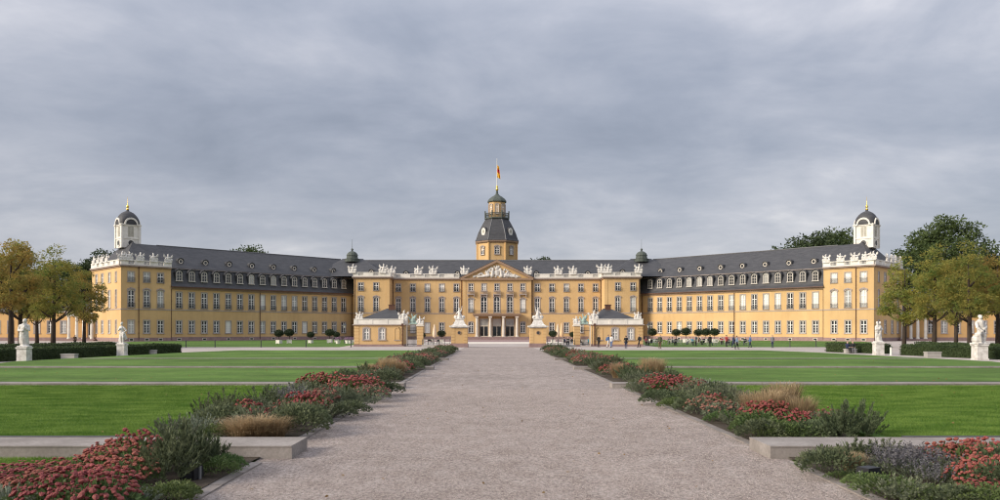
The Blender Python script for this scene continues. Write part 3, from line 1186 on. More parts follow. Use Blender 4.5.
# ---- low link building behind the trees, with a columned porch
def link_building(s):
    Y = 183.4
    xa, xb = 92.0, 140.0
    t = thing('side_building', 'pale yellow low building with slate roof behind the trees, %s' % side_word(s),
              'building', (s * xa, Y, 0), 0, 'low side buildings')
    L = xb - xa

    def fx(x):
        return x if s > 0 else -x
    a, b = sorted((0, fx(L)))
    ax = [fx(9.6 + 3.1 * k) for k in range(12)]
    ops = [(x - .65, x + .65, Z_GF, Z_GF + 2.85) for x in ax]
    dr = [fx(3.2)]
    ops += [(x - .8, x + .8, .8, 4.4) for x in dr]
    w = MB()
    wall_grid(w, a, b, .0, 6.6, ops, 0)
    w.quad((b, 12, 0), (a, 12, 0), (a, 12, 6.6), (b, 12, 6.6))
    w.quad((a, 12, 0), (a, 0, 0), (a, 0, 6.6), (a, 12, 6.6))
    w.quad((b, 0, 0), (b, 12, 0), (b, 12, 6.6), (b, 0, 6.6))
    build(w, 'wall', 'ochre_pale', t)
    build(MB().box(a, b, -.1, .1, 0, .8), 'plinth', 'sandstone', t)
    build(MB().box(a, b, -.35, .2, 6.6, 6.95), 'cornice', 'trim', t)
    r = MB()
    r.quad((a, -.3, 6.96), (b, -.3, 6.96), (b, 6, 11.0), (a, 6, 11.0))
    r.quad((b, 12.3, 6.96), (a, 12.3, 6.96), (a, 6, 11.0), (b, 6, 11.0))
    build(r, 'roof', 'slate', t)
    for x in ax:
        window(t, x, Z_GF, 1.3, 2.85)
    for x in dr:
        d = build(MB().box(x - .75, x + .75, .12, .2, .8, 4.35), 'door', 'white', t)
        build(MB().box(x - .55, x - .08, .10, .118, 1.3, 4.1).box(x + .08, x + .55, .10, .118, 1.3, 4.1), 'pane', 'glass', d)
    # porch
    for x in (1.6, 3.5, 5.1, 6.9):
        c = MB().lathe([(.42, .45), (.42, .7), (.33, .8), (.35, 2.5), (.29, 5.4), (.40, 5.55), (.44, 5.75)], 14, fx(x), -2.6)
        build(c, 'column', 'white', t, smooth=False)
    x0, x1 = sorted((fx(.9), fx(7.6)))
    build(MB().box(x0, x1, -3.1, -.02, 5.75, 6.5), 'porch_entablature', 'white', t)
    for k in range(3):
        build(MB().box(x0 - .3, x1 + .3, -3.4 - .35 * (2 - k), -.03, .15 * k, .15 * (k + 1)), 'step', 'sandstone', t)


for s_ in (-1, 1):
    link_building(s_)

# ================================================================== CENTRAL BLOCK
CB = thing('palace_central_block', 'wide yellow central palace block with white pedimented relief and columned porch', 'building',
           (0, 215, 0), 0)
RX = 9.4       # half width of the middle projection
PX0, PX1 = 28.7, 38.2
PY = -5.8
rec_ax = [-27.05 + 3.98 * k for k in range(5)]
rec_ax = rec_ax + [-x for x in rec_ax[::-1]]
ris_ax = [-7.1, -3.55, 0, 3.55, 7.1]
pav_ax = [32.3, 36.35]


def std_ops(xs, door=()):
    o = []
    for x in xs:
        if x not in door:
            o.append((x - .65, x + .65, Z_GF, Z_GF + 2.75))
        o += [(x - .65, x + .65, Z_1F, Z_1F + 3.85), (x - .65, x + .65, Z_2F, Z_2F + 2.05)]
    return o


w = MB()
for s in (-1, 1):
    xs = [x for x in rec_ax if x * s > 0]
    a, b = sorted((s * RX, s * PX0))
    wall_grid(w, a, b, .8, Z_COR, std_ops(xs), 0)
    a, b = sorted((s * PX0, s * PX1))
    wall_grid(w, a, b, .8, Z_COR, std_ops([s * x for x in pav_ax]), PY)
    # returns of the side pavilions
    x = s * PX0
    if s < 0:
        w.quad((x, PY, .8), (x, 0, .8), (x, 0, Z_COR), (x, PY, Z_COR))
        w.quad((-PX1, 16, .8), (-PX1, PY, .8), (-PX1, PY, Z_COR), (-PX1, 16, Z_COR))
        w.quad((-RX, 0, .8), (-RX, -.6, .8), (-RX, -.6, Z_COR), (-RX, 0, Z_COR))
    else:
        w.quad((x, 0, .8), (x, PY, .8), (x, PY, Z_COR), (x, 0, Z_COR))
        w.quad((PX1, PY, .8), (PX1, 16, .8), (PX1, 16, Z_COR), (PX1, PY, Z_COR))
        w.quad((RX, -.6, .8), (RX, 0, .8), (RX, 0, Z_COR), (RX, -.6, Z_COR))
ops = []
for x in ris_ax:
    if abs(x) > 6:
        ops.append((x - .65, x + .65, Z_GF, Z_GF + 3.0))
        ops.append((x - .65, x + .65, Z_1F - .1, Z_1F + 3.5))
    else:
        ops.append((x - 1.25, x + 1.25, .7, 5.7))
        ops.append((x - .8, x + .8, Z_1F - .2, Z_1F + 4.3))
    ops.append((x - .6, x + .6, Z_2F + .1, Z_2F + 2.1))
wall_grid(w, -RX, RX, .7, Z_COR, ops, -.6)
w.quad((PX1, 16, 0), (-PX1, 16, 0), (-PX1, 16, Z_COR), (PX1, 16, Z_COR))
build(w, 'wall', 'ochre', CB)
pl = MB()
for s in (-1, 1):
    a, b = sorted((s * RX, s * PX0))
    pl.box(a, b, -.1, .2, 0, .82)
    a, b = sorted((s * (PX0 - .1), s * (PX1 + .1)))
    pl.box(a, b, PY - .1, 2, 0, .82)
pl.box(-RX - .1, RX + .1, -.7, .3, 0, .72)
build(pl, 'plinth', 'sandstone', CB)
sc = MB()
for s in (-1, 1):
    a, b = sorted((s * RX, s * PX0))
    sc.box(a, b, -.09, .1, 6.98, 7.22)
    a, b = sorted((s * PX0, s * PX1))
    sc.box(a, b, PY - .09, PY + .1, 6.98, 7.22)
build(sc, 'string_course', 'trim', CB)
cn, cw = MB(), MB()
for s in (-1, 1):
    a, b = sorted((s * (RX + .3), s * (PX0 - .25)))
    cn.box(a, b, -.28, .2, Z_COR, Z_COR + .3)
    cw.box(a, b, -.55, .2, Z_COR + .302, Z_COR + .6)
    a, b = sorted((s * (PX0 - .28), s * (PX1 + .25)))
    cn.box(a, b, PY - .28, 2.0, Z_COR, Z_COR + .3)
    a, b = sorted((s * (PX0 - .55), s * (PX1 + .5)))
    cw.box(a, b, PY - .55, 2.0, Z_COR + .302, Z_COR + .6)
build(cn, 'cornice', 'trim_red', CB)
build(cw, 'cornice', 'trim', CB)
zb = Z_COR + .602
for s in (-1, 1):
    a, b = sorted((s * (RX + .9), s * (PX0 - .05)))
    build(balustrade(a, b, -.32, zb, 1.15, [x for x in rec_ax if x * s > 0]), 'balustrade', 'white', CB)
    a, b = sorted((s * (PX0 - .3), s * (PX1 + .2)))
    build(balustrade(a, b, PY - .32, zb, 1.15, [s * x for x in pav_ax]), 'balustrade', 'white', CB)
    rr = MB()
    turned(balustrade(.1, 5.4, 0, zb, 1.15, [2.7]), R(90) if s > 0 else R(-90), (s * (PX0 - .3), PY if s > 0 else -.35), rr)
    build(rr, 'balustrade', 'white', CB)
# roofs
r = MB()
za = zb + .1
r.quad((-44, .6, za), (44, .6, za), (44, 8, RIDGE), (-44, 8, RIDGE))
r.quad((44, 15.4, za), (-44, 15.4, za), (-44, 8, RIDGE), (44, 8, RIDGE))
main_roof = build(r, 'main_roof', 'slate', CB)
build(MB().tube([(-38, 8, RIDGE + .03), (38, 8, RIDGE + .03)], .14, 6), 'ridge_cap', 'lead', main_roof)
for s in (-1, 1):
    r = MB()
    A, B = (s * (PX0 + .3), PY + .5, za), (s * 50, PY + .5, za)
    C, D = (s * 50, 16, za), (s * (PX0 + .3), 16, za)
    P, Q = (s * 37.4, 3.4, RIDGE + .05), (s * 43, 3.4, RIDGE + .05)
    r.add([A, B, Q, P], [(0, 1, 2, 3)])
    r.add([B, C, Q], [(0, 1, 2)])
    r.add([C, D, P, Q], [(0, 1, 2, 3)])
    r.add([D, A, P], [(0, 1, 2)])
    pr = build(r, 'pavilion_roof', 'slate', CB)
    # small copper lantern dome
    dm = MB().lathe([(2.0, RIDGE - .9), (2.0, RIDGE - .2), (2.1, RIDGE - .1), (1.65, RIDGE), (1.5, RIDGE + .7), (1.65, RIDGE + .8),
                     (1.4, RIDGE + 1.4), (.85, RIDGE + 1.9), (.2, RIDGE + 2.1)], 12, s * 40.2, 2.6)
    do = build(dm, 'lantern_dome', 'copper', CB)
    build(MB().lathe([(.12, RIDGE + 2.1), (.34, RIDGE + 2.4), (.30, RIDGE + 2.7), (.05, RIDGE + 2.9), (.03, RIDGE + 5.4)], 8, s * 40.2, 2.6), 'finial', 'copper', do)
# pediment
ap = 21.7
pd = MB()
pd.prism_xz([(-9.4, Z_COR + .55), (9.4, Z_COR + .55), (0, ap - .45)], -.62, 2.0)
ped = build(pd, 'pediment', 'ochre', CB)
pc = MB()
pc.box(-RX - .55, RX + .55, -1.15, -.3, Z_COR + .0, Z_COR + .5)
pc.prism_xz([(-10.3, Z_COR + .52), (-9.0, Z_COR + .52), (0, ap - .62), (9.0, Z_COR + .52), (10.3, Z_COR + .52), (0, ap + .1)], -1.2, -.2)
build(pc, 'pediment_cornice', 'trim_red', ped)
pr = MB()
pr.quad((-10.35, -1.25, Z_COR + .58), (0, -1.25, ap + .16), (0, 8.0, ap + .16), (-10.35, 8, Z_COR + .58))
pr.quad((0, -1.25, ap + .16), (10.35, -1.25, Z_COR + .58), (10.35, 8, Z_COR + .58), (0, 8.0, ap + .16))
build(pr, 'pediment_roof', 'slate', ped)
# relief with shield, crown and supporters
q = random.Random(5)
rl = MB()
y0 = -.70
rl.ball((0, y0, 18.2), (.75, .3, .95))
rl.ball((0, y0, 19.45), (.62, .28, .42))
rl.ball((0, y0, 20.0), (.22, .2, .35))
for s in (-1, 1):
    rl.capsule((s * 1.3, y0, 17.4), .5, (s * 1.15, y0 - .05, 18.7), .36)
    rl.ball((s * 1.05, y0 - .1, 19.2), (.3, .26, .36))
    rl.capsule((s * 1.6, y0, 18.6), .2, (s * 2.3, y0, 19.0), .16)
    rl.capsule((s * 2.3, y0, 17.5), .5, (s * 3.3, y0, 17.35), .4)
    rl.capsule((s * 2.6, y0, 17.9), .34, (s * 2.9, y0, 18.45), .22)
    rl.ball((s * 3.0, y0 - .05, 18.7), .22)
    rl.capsule((s * 3.6, y0, 17.25), .36, (s * 5.2, y0, 17.1), .25)
    for k in range(46):
        x = q.uniform(.3, 6.4)
        top = 16.95 + (6.7 - x) / 6.7 * 3.5
        z = q.uniform(16.95, max(17.05, top))
        rl.ball((s * x, y0 + q.uniform(-.05, .1), z), (q.uniform(.14, .42), .2, q.uniform(.14, .42)),
                rot=Matrix.Rotation(q.uniform(-1, 1), 3, 'Y'))
obj('relief', remeshed(rl, 'relief', [MT['marble']], .07, 1, .06, .2), ped)
# windows of the block
for x in rec_ax:
    window(CB, x, Z_GF, 1.3, 2.75)
    window(CB, x, Z_1F, 1.3, 3.85, 0, rise=.5, rail=True, bars=4, hood=True)
    window(CB, x, Z_2F, 1.3, 2.05, 0, rail=True, bars=2)
for s in (-1, 1):
    for x in pav_ax:
        window(CB, s * x, Z_GF, 1.3, 2.75, PY)
        window(CB, s * x, Z_1F, 1.3, 3.85, PY, rise=.5, rail=True, bars=4, hood=True)
        window(CB, s * x, Z_2F, 1.3, 2.05, PY, rail=True, bars=2)
for x in ris_ax:
    y = -.6
    if abs(x) > 6:
        window(CB, x, Z_GF, 1.3, 3.0, y, rise=.5)
        window(CB, x, Z_1F - .1, 1.3, 3.6, y, rail=True, bars=3, hood=True, pane='blind_and_reflection' if x > 0 else 'glass_curtain_and_reflection')
    else:
        window(CB, x, Z_1F - .2, 1.6, 4.5, y, rise=.75, bars=4, hood=True, pane='glass')
    window(CB, x, Z_2F + .1, 1.2, 2.0, y, bars=2, hood=False)
    rm = MB()
    n = 13
    for k in range(n + 1):
        xx = x - 1.0 + 2.0 * k / n
        rm.box(xx - .025, xx + .025, y - .52, y - .46, Z_2F - .75, Z_2F + .15)
    rm.box(x - 1.05, x + 1.05, y - .54, y - .44, Z_2F + .15, Z_2F + .24)
    rm.box(x - 1.05, x + 1.05, y - .58, y, Z_2F - .95, Z_2F - .75)
    rm.box(x - .95, x - .75, y - .5, y, Z_2F - 1.5, Z_2F - .95)
    rm.box(x + .75, x + .95, y - .5, y, Z_2F - 1.5, Z_2F - .95)
    build(rm, 'balcony', 'trim', CB)
for x in (-37.95, -28.95, -9.75, 9.75, 28.95, 37.95):
    yy = PY if abs(x) > 30 else (0 if abs(x) < 20 else -.0)
    drainpipe(CB, x if abs(x) != 28.95 else x * .985, yy, .3, Z_COR)
for x in (-33.8, -25.1, -17.1, -10.9, 10.9, 17.1, 25.1, 33.8):
    oval_dormer(CB, x, (PY + 1.6) if abs(x) > 30 else 1.3, zb + .55)
# lesenes at the block's corners
ls = MB()
for s in (-1, 1):
    for x in (PX0 + .45, PX1 - .45):
        ls.box(s * x - .42, s * x + .42, PY - .06, PY, .83, Z_COR)
    ls.box(s * (RX - .45) - .42, s * (RX - .45) + .42, -.66, -.6, .83, Z_COR)
build(ls, 'corner_strips', 'ochre', CB)
# porch: four columns carrying a balcony
porch = MB()
porch.box(-6.35, 6.35, -4.0, -.62, 6.3, 6.62)
porch.box(-6.55, 6.55, -4.2, -.62, 6.62, 7.0)
po = build(porch, 'porch_balcony', 'trim_red', CB)
pr = MB()
pr.box(-6.5, 6.5, -4.15, -4.05, 7.78, 7.86)
for k in range(66):
    x = -6.4 + 12.8 * k / 65
    pr.box(x - .02, x + .02, -4.12, -4.08, 7.0, 7.78)
build(pr, 'railing', 'iron', po)
for x in (-5.42, -1.80, 1.80, 5.42):
    c = MB()
    c.box(x - .48, x + .48, -3.95, -2.99, .62, .85)
    c.lathe([(.42, .85), (.42, 1.05), (.36, 1.12), (.37, 2.8), (.31, 5.75), (.42, 5.9)], 16, x, -3.47)
    c.box(x - .46, x + .46, -3.93, -3.01, 5.9, 6.3)
    build(c, 'column', 'cream', CB)
    c = MB()
    c.box(x - .40, x + .40, -.85, -.58, .72, 6.3)
    build(c, 'pilaster', 'cream', CB)
for k, x in enumerate((-3.55, 0, 3.55)):
    d = build(MB().box(x - 1.25, x - 1.1, -.45, -.3, .7, 5.7).box(x + 1.1, x + 1.25, -.45, -.3, .7, 5.7)
              .box(x - 1.1, x + 1.1, -.45, -.3, 3.55, 3.8).box(x - 1.1, x + 1.1, -.45, -.3, 5.5, 5.7)
              .box(x - .08, x + .08, -.45, -.3, .7, 3.55).box(x - 1.1, x - .08, -.44, -.3, .7, .95).box(x + .08, x + 1.1, -.44, -.3, .7, .95), 'door', 'cream', CB)
    build(MB().quad((x - 1.2, -.33, .7), (x + 1.2, -.33, .7), (x + 1.2, -.33, 3.6), (x - 1.2, -.33, 3.6)), 'pane', 'glass', d)
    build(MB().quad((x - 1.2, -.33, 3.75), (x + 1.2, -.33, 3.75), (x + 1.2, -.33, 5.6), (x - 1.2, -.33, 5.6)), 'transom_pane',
          'blind_and_reflection' if k == 1 else 'glass_curtain_and_reflection', d)
for k in range(5):
    build(MB().box(-8.2 - .3 * (4 - k), 8.2 + .3 * (4 - k), -4.8 - .42 * (4 - k), -.62, .14 * k, .14 * (k + 1) - .003), 'step', 'sandstone', CB)

cw_ = 'on the central block balustrade '
k = 0
for u, yy in ((352.5, PY), (383, PY), (391.5, 0), (418.4, 0), (433, 0), (464.5, 0), (528.0, 0), (558.4, 0), (573, 0), (601.5, PY), (608, PY), (638.5, PY)):
    Y = 215 + yy - .15
    near = 'beside the pediment' if 460 < u < 532 else 'midway between pediment and side pavilion' if 410 < u < 580 else 'above a side pavilion'
    side = 'café side' if u > 497 else 'side opposite café'
    x = gx(u, Y)
    trophy(x, Y, zb + 1.15 - .3, 0, 'white stone figure group %s, %s' % (near, side), k, 1.22)
    k += 1

# ================================================================== TOWER
TW = thing('palace_tower', 'octagonal yellow tower with slate bell roof, copper lantern and flagpole', 'tower', (gx(497.0, 240), 240, 0), 0)
A8 = R(22.5)
k8 = 1 / math.cos(A8)
build(MB().lathe([(6.0 * k8, 0), (6.0 * k8, 28.9)], 8, a0=A8), 'shaft', 'ochre', TW)
cor = MB()
for i in range(8):
    a = A8 + i * R(45)
    x, y = 6.0 * k8 * math.cos(a), 6.0 * k8 * math.sin(a)
    cor.tube([(x, y, 14), (x, y, 28.8)], .32, 6)
build(cor, 'corner_pilasters', 'ochre_pale', TW)
build(MB().lathe([(6.05 * k8, 28.7), (6.5 * k8, 29.0), (6.6 * k8, 29.35), (6.3 * k8, 29.5)], 8, a0=A8), 'cornice', 'trim_red', TW)
prof = [(6.55, 29.5), (6.25, 30.0), (5.95, 30.9), (5.6, 32.0), (5.05, 33.2), (4.35, 34.6), (3.75, 35.7), (3.4, 36.3)]
tr = build(MB().lathe([(a * k8, z) for a, z in prof], 8, a0=A8), 'bell_roof', 'slate', TW)
rb = MB()
for i in range(8):
    a = A8 + i * R(45)
    rb.tube([(r_ * k8 * math.cos(a), r_ * k8 * math.sin(a), z) for r_, z in prof], .13, 5)
build(rb, 'roof_ribs', 'lead', tr)
for i in range(8):
    a = i * R(45)             # facing direction: -y turned by a
    ox, oy = math.sin(a) * 6.0, -math.cos(a) * 6.0
    w_ = window(TW, ox, 25.3, 1.35, 2.3, oy - 0 * .2, a, rise=.62, bars=2, hood=True)
    w_.location = (math.sin(a) * 6.18, -math.cos(a) * 6.18, 25.3)
    if i % 2 == 1:
        cx_, cy_ = math.sin(a) * 5.35, -math.cos(a) * 5.35
        db = MB()
        db.prism_xz([(-1.0, 0), (1.0, 0), (1.15, 1.6), (.7, 2.5), (0, 2.8), (-.7, 2.5), (-1.15, 1.6)], -.35, 3)
        do = build(db, 'clock_dormer', 'slate', tr, (cx_, cy_, 30.9), a)
        ss = MB().prism_xz([(0, -.1), (.5, .25), (.88, 1.2), (.82, 1.9), (.4, 2.35), (0, 2.5), (-.4, 2.35), (-.82, 1.9), (-.88, 1.2), (-.5, .25)], -.5, -.3)
        build(ss, 'cartouche', 'white', do)
        cc = [(.42 * math.cos(q_), 1.42 + .5 * math.sin(q_)) for q_ in [2 * math.pi * j / 16 for j in range(16)]]
        build(MB().prism_xz(cc, -.56, -.49), 'clock_face', 'louvre', do)
gl = MB().lathe([(3.3 * k8, 36.2), (3.75 * k8, 36.45), (3.75 * k8, 36.75), (3.3 * k8, 36.8)], 8, a0=A8)
go = build(gl, 'gallery', 'copper', TW)
rg = MB()
ring = [(3.6 * k8 * math.cos(A8 + i * R(45)), 3.6 * k8 * math.sin(A8 + i * R(45))) for i in range(9)]
for i in range(8):
    (xa, ya), (xb, yb) = ring[i], ring[i + 1]
    rg.tube([(xa, ya, 38.1), (xb, yb, 38.1)], .10, 5)
    rg.tube([(xa, ya, 36.7), (xa, ya, 38.5)], .2, 6)
    rg.ball((xa, ya, 38.6), .24, 6, 4)
    for j in range(1, 8):
        f = j / 8
        x, y = xa + (xb - xa) * f, ya + (yb - ya) * f
        rg.tube([(x, y, 36.7), (x, y, 38.1)], .07, 5)
build(rg, 'gallery_railing', 'copper', go)
ln = MB().lathe([(2.45 * k8, 36.7), (2.45 * k8, 41.6)], 8, a0=A8)
lo = build(ln, 'lantern', 'ochre', TW)
build(MB().lathe([(2.5 * k8, 41.5), (2.85 * k8, 41.7), (2.85 * k8, 41.95), (2.4 * k8, 42.6), (1.6 * k8, 43.3), (.8 * k8, 43.8), (.45, 44.3), (.3, 45.2)], 8, a0=A8), 'lantern_roof', 'copper', lo)
for i in range(8):
    a = i * R(45)
    w_ = window(TW, math.sin(a) * 2.6, 38.0, .95, 2.9, -math.cos(a) * 2.6, a, rise=.45, bars=2)
build(MB().lathe([(.2, 45.2), (.42, 45.5), (.45, 45.8), (.2, 46.1), (.34, 46.4), (.3, 46.7), (.1, 46.9)], 10), 'finial', 'gold', TW, smooth=True)
build(MB().tube([(0, 0, 46.5), (0, 0, 55.2)], [.13, .06], 8), 'flagpole', 'white', TW)
fl = MB()
nx, nz = 7, 14
for s_i, (zz0, zz1, mi) in enumerate(((53.2, 52.1, 0), (52.1, 51.0, 1), (51.0, 49.4, 0))):
    for i in range(nx):
        for j in range(4):
            def P(i_, j_):
                f = i_ / nx
                z = zz0 + (zz1 - zz0) * j_ / 4
                return (.1 + .95 * f * (.55 + .45 * (53.4 - z) / 4), .28 * math.sin(f * 9 + z * .9), z - f * .55)
            fl.quad(P(i, j), P(i + 1, j), P(i + 1, j + 1), P(i, j + 1), mi)
tag(build(fl, 'flag', ['flag_yellow', 'flag_red'], None, (gx(497.0, 240), 240, 0)), 'limp yellow and red flag hanging from the tower flagpole', 'flag')

# ================================================================== GATE HOUSES AND GATE PILLARS
def guard_house(s):
    Y0 = 116.0
    w2, dp = 3.66, 5.2
    cx_ = s * 17.72
    t = thing('guard_house', 'small yellow guard house with white parapet and slate hipped roof, %s' % side_word(s), 'building', (cx_, Y0, 0), 0,
              'guard houses at the gate')
    zt = 3.15

    def fx(x):
        return -x * s       # x runs from the outer side to the gate side
    wx = [fx(-1.85), fx(.45)]
    niche = fx(2.75)
    w = MB()
    ops = [(x - .42, x + .42, 1.05, 2.75) for x in wx]
    wall_grid(w, -w2, w2, .3, zt, ops, 0, .25)
    w.quad((w2, 0, .3), (w2, dp, .3), (w2, dp, zt), (w2, 0, zt))
    w.quad((-w2, dp, .3), (-w2, 0, .3), (-w2, 0, zt), (-w2, dp, zt))
    w.quad((w2, dp, .3), (-w2, dp, .3), (-w2, dp, zt), (w2, dp, zt))
    for sx in (-1, 1):
        for k in range(6):
            w.box(sx * (w2 - .35) - .37, sx * (w2 - .35) + .37, -.05, .0, .36 + k * .46, .36 + k * .46 + .41)
    w.ring_xz([(niche + x, z) for x, z in arch_pts(.75, 1.0, 2.75, .3)][::-1], [(niche + x, z) for x, z in arch_pts(1.0, 1.0, 2.9, .4)][::-1], -.05, .02)
    build(w, 'wall', 'ochre', t)
    build(MB().box(niche - .5, niche + .5, -.14, .02, .9, 1.0), 'niche_sill', 'trim', t)
    build(MB().box(-w2 - .06, w2 + .06, -.08, dp + .06, 0, .32), 'plinth', 'sandstone', t)
    build(MB().box(-w2 - .22, w2 + .22, -.24, dp + .2, zt, zt + .14), 'cornice', 'trim', t)
    pz = zt + .142
    par = MB()
    par.box(-w2 - .05, w2 + .05, -.08, .2, pz, pz + .78)
    par.box(-w2 - .05, w2 + .05, dp - .2, dp + .08, pz, pz + .78)
    par.box(-w2 - .048, -w2 + .2, .2, dp - .2, pz, pz + .775)
    par.box(w2 - .2, w2 + .048, .2, dp - .2, pz, pz + .775)
    for k in range(4):
        x = -w2 + .25 + k * (2 * w2 - .5) / 3
        par.box(x - .22, x + .22, -.12, -.07, pz, pz + .78)
    par.box(-w2 - .09, w2 + .09, -.14, .24, pz + .70, pz + .80)
    build(par, 'parapet', 'white', t)
    r = MB()
    rz, ra = pz + .72, 1.95
    x0, x1 = -w2 + (.75 if s < 0 else .2), w2 - (.2 if s < 0 else .75)
    ax_ = fx(1.35)
    A, B, C, D = (x0, .1, rz), (x1, .1, rz), (x1, dp - .1, rz), (x0, dp - .1, rz)
    P, Q = (ax_ - .5, dp * .5, rz + ra - .25), (ax_ + .5, dp * .5, rz + ra - .25)
    r.add([A, B, Q, P], [(0, 1, 2, 3)])
    r.add([B, C, Q], [(0, 1, 2)])
    r.add([C, D, P, Q], [(0, 1, 2, 3)])
    r.add([D, A, P], [(0, 1, 2)])
    ro = build(r, 'roof', 'slate', t)
    build(MB().box(ax_ - .2, ax_ + .62, dp * .5 - .35, dp * .5 + .35, rz + ra - .8, rz + ra + .22)
          .box(ax_ - .28, ax_ + .70, dp * .5 - .43, dp * .5 + .43, rz + ra + .22, rz + ra + .34), 'chimney', 'pipe', ro)
    for x in wx:
        window(t, x, 1.05, .84, 1.7, 0, rise=.32, bars=2, pane='glass_curtain_and_reflection')
    drainpipe(t, fx(3.50), 0, .2, zt)
    # sculptures on the parapet corners
    zt2 = pz + .8
    trophy(cx_ + fx(-2.95), Y0 + .3, zt2 - .2, 0, 'white stone trophy on the outer parapet corner of the guard house, %s' % side_word(s), 1, .62)
    trophy(cx_ + fx(3.6), Y0 + .3, zt2 - .35, 0, 'white stone trophy on the gate-side parapet corner of the guard house, %s' % side_word(s), 2, .78)
    # side gate: iron bars between house and a small pillar
    gx0 = cx_ + fx(3.75)
    px_ = s * 11.65
    t2 = thing('gate_pier', 'slim yellow gate pier beside the guard house, %s' % side_word(s), 'gate pillar', (px_, Y0 + .5, 0), 0, 'slim gate piers')
    mb = MB().box(-.42, .42, -.42, .42, .25, 3.0)
    for k in range(6):
        mb.box(-.46, .46, -.46, .46, .3 + k * .45, .3 + k * .45 + .40)
    build(mb, 'shaft', 'ochre', t2)
    build(MB().box(-.5, .5, -.5, .5, 0, .26), 'base', 'sandstone', t2)
    build(MB().box(-.56, .56, -.56, .56, 3.0, 3.2).box(-.48, .48, -.48, .48, 3.2, 3.32), 'cap', 'cream', t2)
    me = TROPHY[3]
    o = trophy(px_, Y0 + .5, 3.2, 0, 'white stone trophy on the slim gate pier, %s' % side_word(s), 3, .62)
    gm = thing('iron_gate', 'dark iron side gate between guard house and slim pier, %s' % side_word(s), 'gate', ((gx0 + px_) / 2, Y0 + .5, 0), 0, 'iron side gates')
    half = abs(px_ - gx0) / 2 - .5
    for k in range(9):
        x = -half + 2 * half * k / 8
        build(MB().tube([(x, 0, .1), (x, 0, 2.7)], .03, 6).lathe([(.05, 2.7), (.0, 2.95)], 6, x, 0), 'bar', 'iron', gm)
    build(MB().box(-half - .1, half + .1, -.03, .03, .3, .37).box(-half - .1, half + .1, -.03, .03, 2.35, 2.42), 'rail', 'iron', gm)
    for sx in (-1, 1):
        build(MB().box(sx * (half + .16) - .09, sx * (half + .16) + .09, -.09, .09, 0, 3.3), 'post', 'cream', gm)
    # verdigris bronze lantern group over the side gate
    lg = remeshed(MB().ball((0, 0, .55), (.34, .3, .5)).ball((.3, 0, 1.05), (.22, .2, .3)).capsule((-.3, 0, .4), .16, (-.62, 0, 1.05), .1)
                  .capsule((.2, 0, .5), .18, (.58, 0, .25), .14).box(-.6, .6, -.3, .3, 0, .2).capsule((.0, 0, .9), .12, (-.2, 0, 1.5), .08)
                  .capsule((.3, 0, 1.2), .1, (.6, 0, 1.5), .05), 'bronze_group', [MT['verdigris']], .05, 1, .04, .12)
    o = obj('bronze_group', lg, None, ((gx0 + px_) / 2 + s * -.1, Y0 + .5, 3.3), 0, 1.0)
    tag(o, 'green bronze figure group over the iron side gate, %s' % side_word(s), 'sculpture', 'green bronze groups')
    beam = build(MB().box(-half - .3, half + .3, -.12, .12, 3.2, 3.32), 'lintel', 'cream', gm)


for s_ in (-1, 1):
    guard_house(s_)


def gate_pillar(s):
    t = thing('gate_pillar', 'broad yellow gate pillar with white sculpture-topped cap, %s' % side_word(s), 'gate pillar', (s * 5.55, 111.2, 0), 0,
              'broad gate pillars')
    mb = MB()
    hw = 1.1
    mb.box(-hw, hw, -hw, hw, .55, 2.72)
    for k in range(5):
        z = .58 + k * .43
        for sx in (-1, 1):
            for sy in (-1, 1):
                mb.box(sx * (hw - .22) - .26, sx * (hw - .22) + .26, sy * (hw - .22) - .26, sy * (hw - .22) + .26, z, z + .39)
    build(mb, 'shaft', 'ochre', t)
    build(MB().box(-hw - .12, hw + .12, -hw - .12, hw + .12, 0, .45).box(-hw - .06, hw + .06, -hw - .06, hw + .06, .45, .56), 'base', 'sandstone', t)
    cp = MB().box(-hw - .10, hw + .10, -hw - .10, hw + .10, 2.72, 2.84).box(-hw - .3, hw + .3, -hw - .3, hw + .3, 2.84, 3.05)
    cp.lathe([(1.62, 3.05), (1.18, 3.25), (.88, 3.7), (.76, 3.9)], 4, a0=R(45))
    cp.box(-.62, .62, -.62, .62, 3.9, 4.05)
    build(cp, 'cap', 'marble', t)
    cc = [(.2 * math.cos(q_), 2.05 + .2 * math.sin(q_)) for q_ in [2 * math.pi * j / 16 for j in range(16)]]
    build(MB().prism_xz(cc, -hw - .05, -hw + .02), 'round_boss', 'iron', t)
    r2 = [(x * 1.4, (z - 2.05) * 1.4 + 2.05) for x, z in cc]
    build(MB().ring_xz([*cc, cc[0]], [*r2, r2[0]], -hw - .07, -hw + .02), 'boss_ring', 'trim_red', t)
    sm = MB().capsule((0, 0, .1), .42, (0, 0, .7), .26).capsule((0, 0, .7), .24, (.05, 0, 1.2), .14).ball((.06, -.03, 1.45), (.14, .15, .18))
    sm.capsule((.2, 0, 1.05), .1, (.48, -.1, .7), .08).capsule((-.18, 0, 1.05), .1, (-.32, -.1, 1.45), .07)
    sm.ball((.5, 0, .28), (.34, .3, .3)).ball((-.48, 0, .25), (.34, .3, .28)).capsule((-.32, -.05, 1.4), .06, (-.36, -.05, 1.8), .05)
    o = obj('pillar_sculpture', remeshed(sm, 'pillar_sculpture', [MT['marble']], .045, 1, .05, .15), None, (s * 5.55, 111.2, 4.0), 0, (s, 1, 1))
    tag(o, 'white stone figure on top of the broad gate pillar, %s' % side_word(s), 'sculpture', 'figures on the broad gate pillars')


